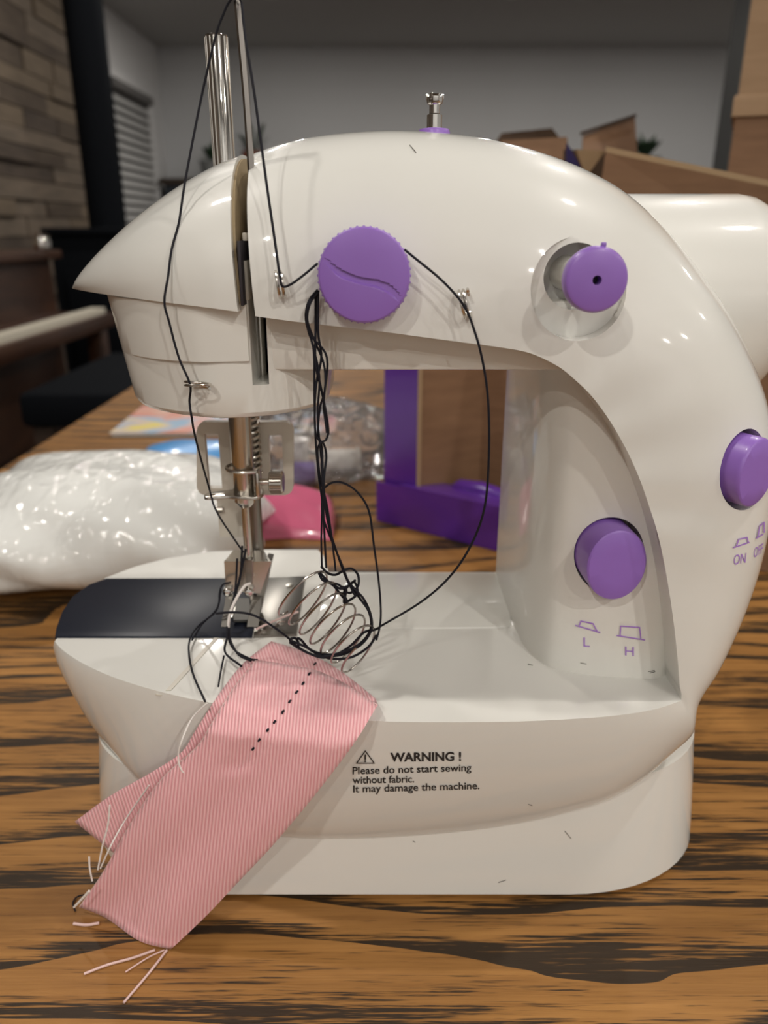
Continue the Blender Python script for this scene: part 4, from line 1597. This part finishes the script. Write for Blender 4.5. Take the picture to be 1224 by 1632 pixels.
# top flap rising towards the camera side on the right
f0, f1, f2, f3 = Vector(Q(940, 420, 44)), Vector(Q(1262, 420, 40)), Vector(Q(1262, 303, 40)), Vector(Q(966, 241, 44))
put('top_flap', G().panel(f0, f1, f2, f3, 0.3, (0.1, 1, 0)), M['cardboard'], ct)
put('flap_edge', G().panel(f3 - up * 0.05, f2 - up * 0.05, f2 + up * 0.22, f3 + up * 0.22, 0.34, (0.1, 1, 0)), M['cardboard_edge'], ct)
t0, t1, t2 = Vector(Q(918, 238, 45.0)), Vector(Q(966, 240, 44.4)), Vector(Q(934, 282, 45.2))
gt = G()
gt.add([t0, t1, t2, t0 + Vector((0, .3, 0)), t1 + Vector((0, .3, 0)), t2 + Vector((0, .3, 0))], [(0, 1, 2), (3, 4, 5), (0, 1, 4, 3), (1, 2, 5, 4), (2, 0, 3, 5)])
put('torn_corner', gt, M['cardboard_edge'], ct)
t0, t1, t2 = Vector(Q(904, 228, 46.5)), Vector(Q(932, 276, 46)), Vector(Q(902, 272, 46.5))
gt = G()
gt.add([t0, t1, t2, t0 + Vector((0, .3, 0)), t1 + Vector((0, .3, 0)), t2 + Vector((0, .3, 0))], [(0, 1, 2), (3, 4, 5), (0, 1, 4, 3), (1, 2, 5, 4), (2, 0, 3, 5)])
put('printed_corner', gt, M['navy_card'], ct)

# second open box behind it
ob = thing('open_box', 'open brown cardboard box with raised flaps behind the purple carton', 'box', (18, 66, 0))
def pq(name, pts, d, th, m, parent):
    p = [Vector(Q(x, y, dd)) for (x, y), dd in zip(pts, d)]
    return put(name, G().panel(*p, th, (0, 1, 0)), m, parent)
pq('front_wall', [(770, 600), (1190, 640), (1190, 330), (770, 225)], [58, 56, 56, 58], 0.35, M['cardboard'], ob)
pq('near_flap', [(792, 300), (906, 300), (904, 218), (800, 224)], [60, 59, 60, 62], 0.3, M['cardboard'], ob)
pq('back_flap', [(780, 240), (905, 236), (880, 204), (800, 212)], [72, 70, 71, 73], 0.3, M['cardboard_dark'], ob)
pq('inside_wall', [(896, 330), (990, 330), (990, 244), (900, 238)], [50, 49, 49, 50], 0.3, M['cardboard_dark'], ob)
pq('side_flap', [(928, 250), (1016, 250), (1012, 186), (930, 216)], [64, 72, 74, 66], 0.3, M['cardboard'], ob)
pq('flap_edge', [(926, 216), (1014, 187), (1014, 181), (926, 210)], [65, 73, 73, 65], 0.3, M['dark_wood'], ob)

# tall pale carton on the right
tl = thing('tall_carton', 'tall pale brown carton standing at the right end of the table', 'carton', (42, 72, 0))
xa = Q(1160, 270, 62)[0]
def carton_plan(o_):
    A = Vector((xa, 62.0))
    u, v = Vector((0.955, -0.296)), Vector((0.40, 0.916))
    return [tuple(A + u * a + v * b) for a, b in ((-o_, -o_), (26 + o_, -o_), (26 + o_, 18 + o_), (-o_, 18 + o_))]
put('carton_body', G().prism(carton_plan(0), 0.03, 24.6), M['cardboard'], tl)
put('carton_lid', G().prism(carton_plan(0.0), 26.0, 52), M['cardboard_pale'], tl)
put('lid_lip', G().prism(carton_plan(0.25), 24.6, 26.0, 0.2), M['cardboard_pale'], tl)

# ================================================================== far furniture
# wood stove and flue
st = thing('wood_stove', 'black wood stove with tall flue pipe against the plank wall', 'stove', (-121, 364, FLOOR))
sxp, syp = -121.0, 360.0
put('flue_pipe', G().lathe((sxp, syp, 16), (0, 0, 1), [(0, 7.9), (100, 7.9), (100, 8.3), (103, 8.3), (103, 7.9), (CEIL - 16, 7.9)], 28), M['soot'], st)
put('stove_body', G().box((sxp + 1, syp + 4, -25), (42, 44, 80), bev=2), M['soot'], st)
put('stove_top', G().box((sxp + 1, syp + 4, 16), (46, 48, 3), bev=0.8), M['soot'], st)
put('stove_door', G().box((sxp + 1, syp - 19, -20), (30, 2, 40), bev=0.6), M['soot'], st)
for ax_ in (-16, 18):
    for ay in (-14, 22):
        put('leg', G().box((sxp + ax_, syp + ay, -70), (4, 4, 10)), M['soot'], st)

# small upright piano with its keyboard
pn = thing('upright_piano', 'dark brown low piano with a row of white keys by the plank wall', 'piano', (-130, 230, FLOOR))
put('case', G().box((-142, 232, -34), (44, 118, 82), bev=0.8), M['piano_brown'], pn)
put('lid', G().box((-141, 232, 8.5), (50, 121, 3), bev=0.6), M['piano_brown'], pn)
put('key_bed', G().box((-112, 232, -14), (26, 118, 5), bev=0.5), M['piano_brown'], pn)
for k in range(44):
    put('key', G().box((-103.5, 176 + k * 2.55, -10.6), (5, 2.42, 1.9)), M['ivory'], pn)
for y in (180, 284):
    put('leg', G().box((-104, y, -46), (6, 6, 58), bev=0.6), M['piano_brown'], pn)
oj = put('silver_jar', G().lathe((-118.5, 282, 10), (0, 0, 1), [(0, 2.0), (0.6, 2.8), (2.6, 3.1), (4.2, 2.6), (4.6, 1.6), (5.6, 1.9)], 24), M['chrome'], None)
tag(oj, 'small round silver jar on the far end of the piano lid', 'jar')

# black bench beside the table
bn = thing('dark_bench', 'black upholstered bench beyond the edge of the dining table', 'bench', (-70, 215, FLOOR))
put('seat', G().box((-72, 225, -26), (40, 70, 9), bev=2), M['soot'], bn)
for x in (-88, -56):
    for y in (196, 254):
        put('leg', G().box((x, y, -53), (5, 5, 44)), M['dark_wood'], bn)

# sideboard against the far wall with pots
sb = thing('sideboard', 'slate grey sideboard with dark top along the far wall', 'sideboard', (-90, 735, FLOOR))
put('cabinet_body', G().box((-95, 735, -11), (185, 46, 128), bev=0.8), M['slate'], sb)
put('cabinet_top', G().box((-95, 735, 55), (192, 52, 5), bev=0.6), M['dark_wood'], sb)
for k in range(4):
    dr = put('cabinet_door', G().box((-164 + k * 46, 711, -11), (43, 2, 112), bev=0.4), M['slate'], sb)
    put('knob', G().lathe((-164 + k * 46 + 17, 710, 10), (0, -1, 0), [(0, 1.2), (2, 1.8), (3, 1.2)], 12), M['steel'], dr)


def plant(x, y, z_, r, h, potm, label, seed):
    t = thing('potted_plant', label, 'plant', (x, y, z_))
    put('pot', G().lathe((x, y, z_), (0, 0, 1), [(0, r * 0.7), (h * 0.9, r), (h, r * 1.08), (h, r * 0.9), (h * 0.85, r * 0.85)], 24), potm, t)
    rnd = random.Random(seed)
    for k in range(16):
        a = rnd.uniform(0, 6.28)
        el = rnd.uniform(0.5, 1.35)
        ln = rnd.uniform(0.9, 1.7) * h
        b0 = Vector((x, y, z_ + h * 0.85))
        dr_ = Vector((cos(a) * cos(el), sin(a) * cos(el), sin(el)))
        sd_ = Vector((-sin(a), cos(a), 0)) * r * 0.22
        m1_ = b0 + dr_ * ln * 0.6
        tip = b0 + dr_ * ln + Vector((0, 0, -0.15 * ln))
        put('leaf', G().add([b0, m1_ - sd_, tip, m1_ + sd_, m1_ + Vector((0, 0, 0.6))], [(0, 1, 4), (1, 2, 4), (2, 3, 4), (3, 0, 4)]), M['leaf'], t)


plant(-150, 732, 57.5, 10, 15, M['stone_grey'], 'plant in a pale pot on the sideboard near the blind', 1)
plant(-112, 732, 57.5, 11, 22, M['terracotta'], 'plant in a red terracotta pot on the sideboard', 2)
plant(-84, 732, 57.5, 8, 12, M['leaf'], 'small leafy plant in a green pot at the end of the sideboard row', 4)
# far right stand with a plant
stn = thing('plant_stand', 'dark wooden stand near the grey pillar at the far wall', 'stand', (213, 690, FLOOR))
put('stand_top', G().box((213, 690, 53), (44, 34, 4), bev=0.5), M['dark_wood'], stn)
put('stand_body', G().box((213, 690, -12), (40, 30, 126), bev=0.5), M['dark_wood'], stn)
plant(213, 688, 55, 12, 17, M['stone_grey'], 'bushy plant in a grey pot on the stand beside the pillar', 6)
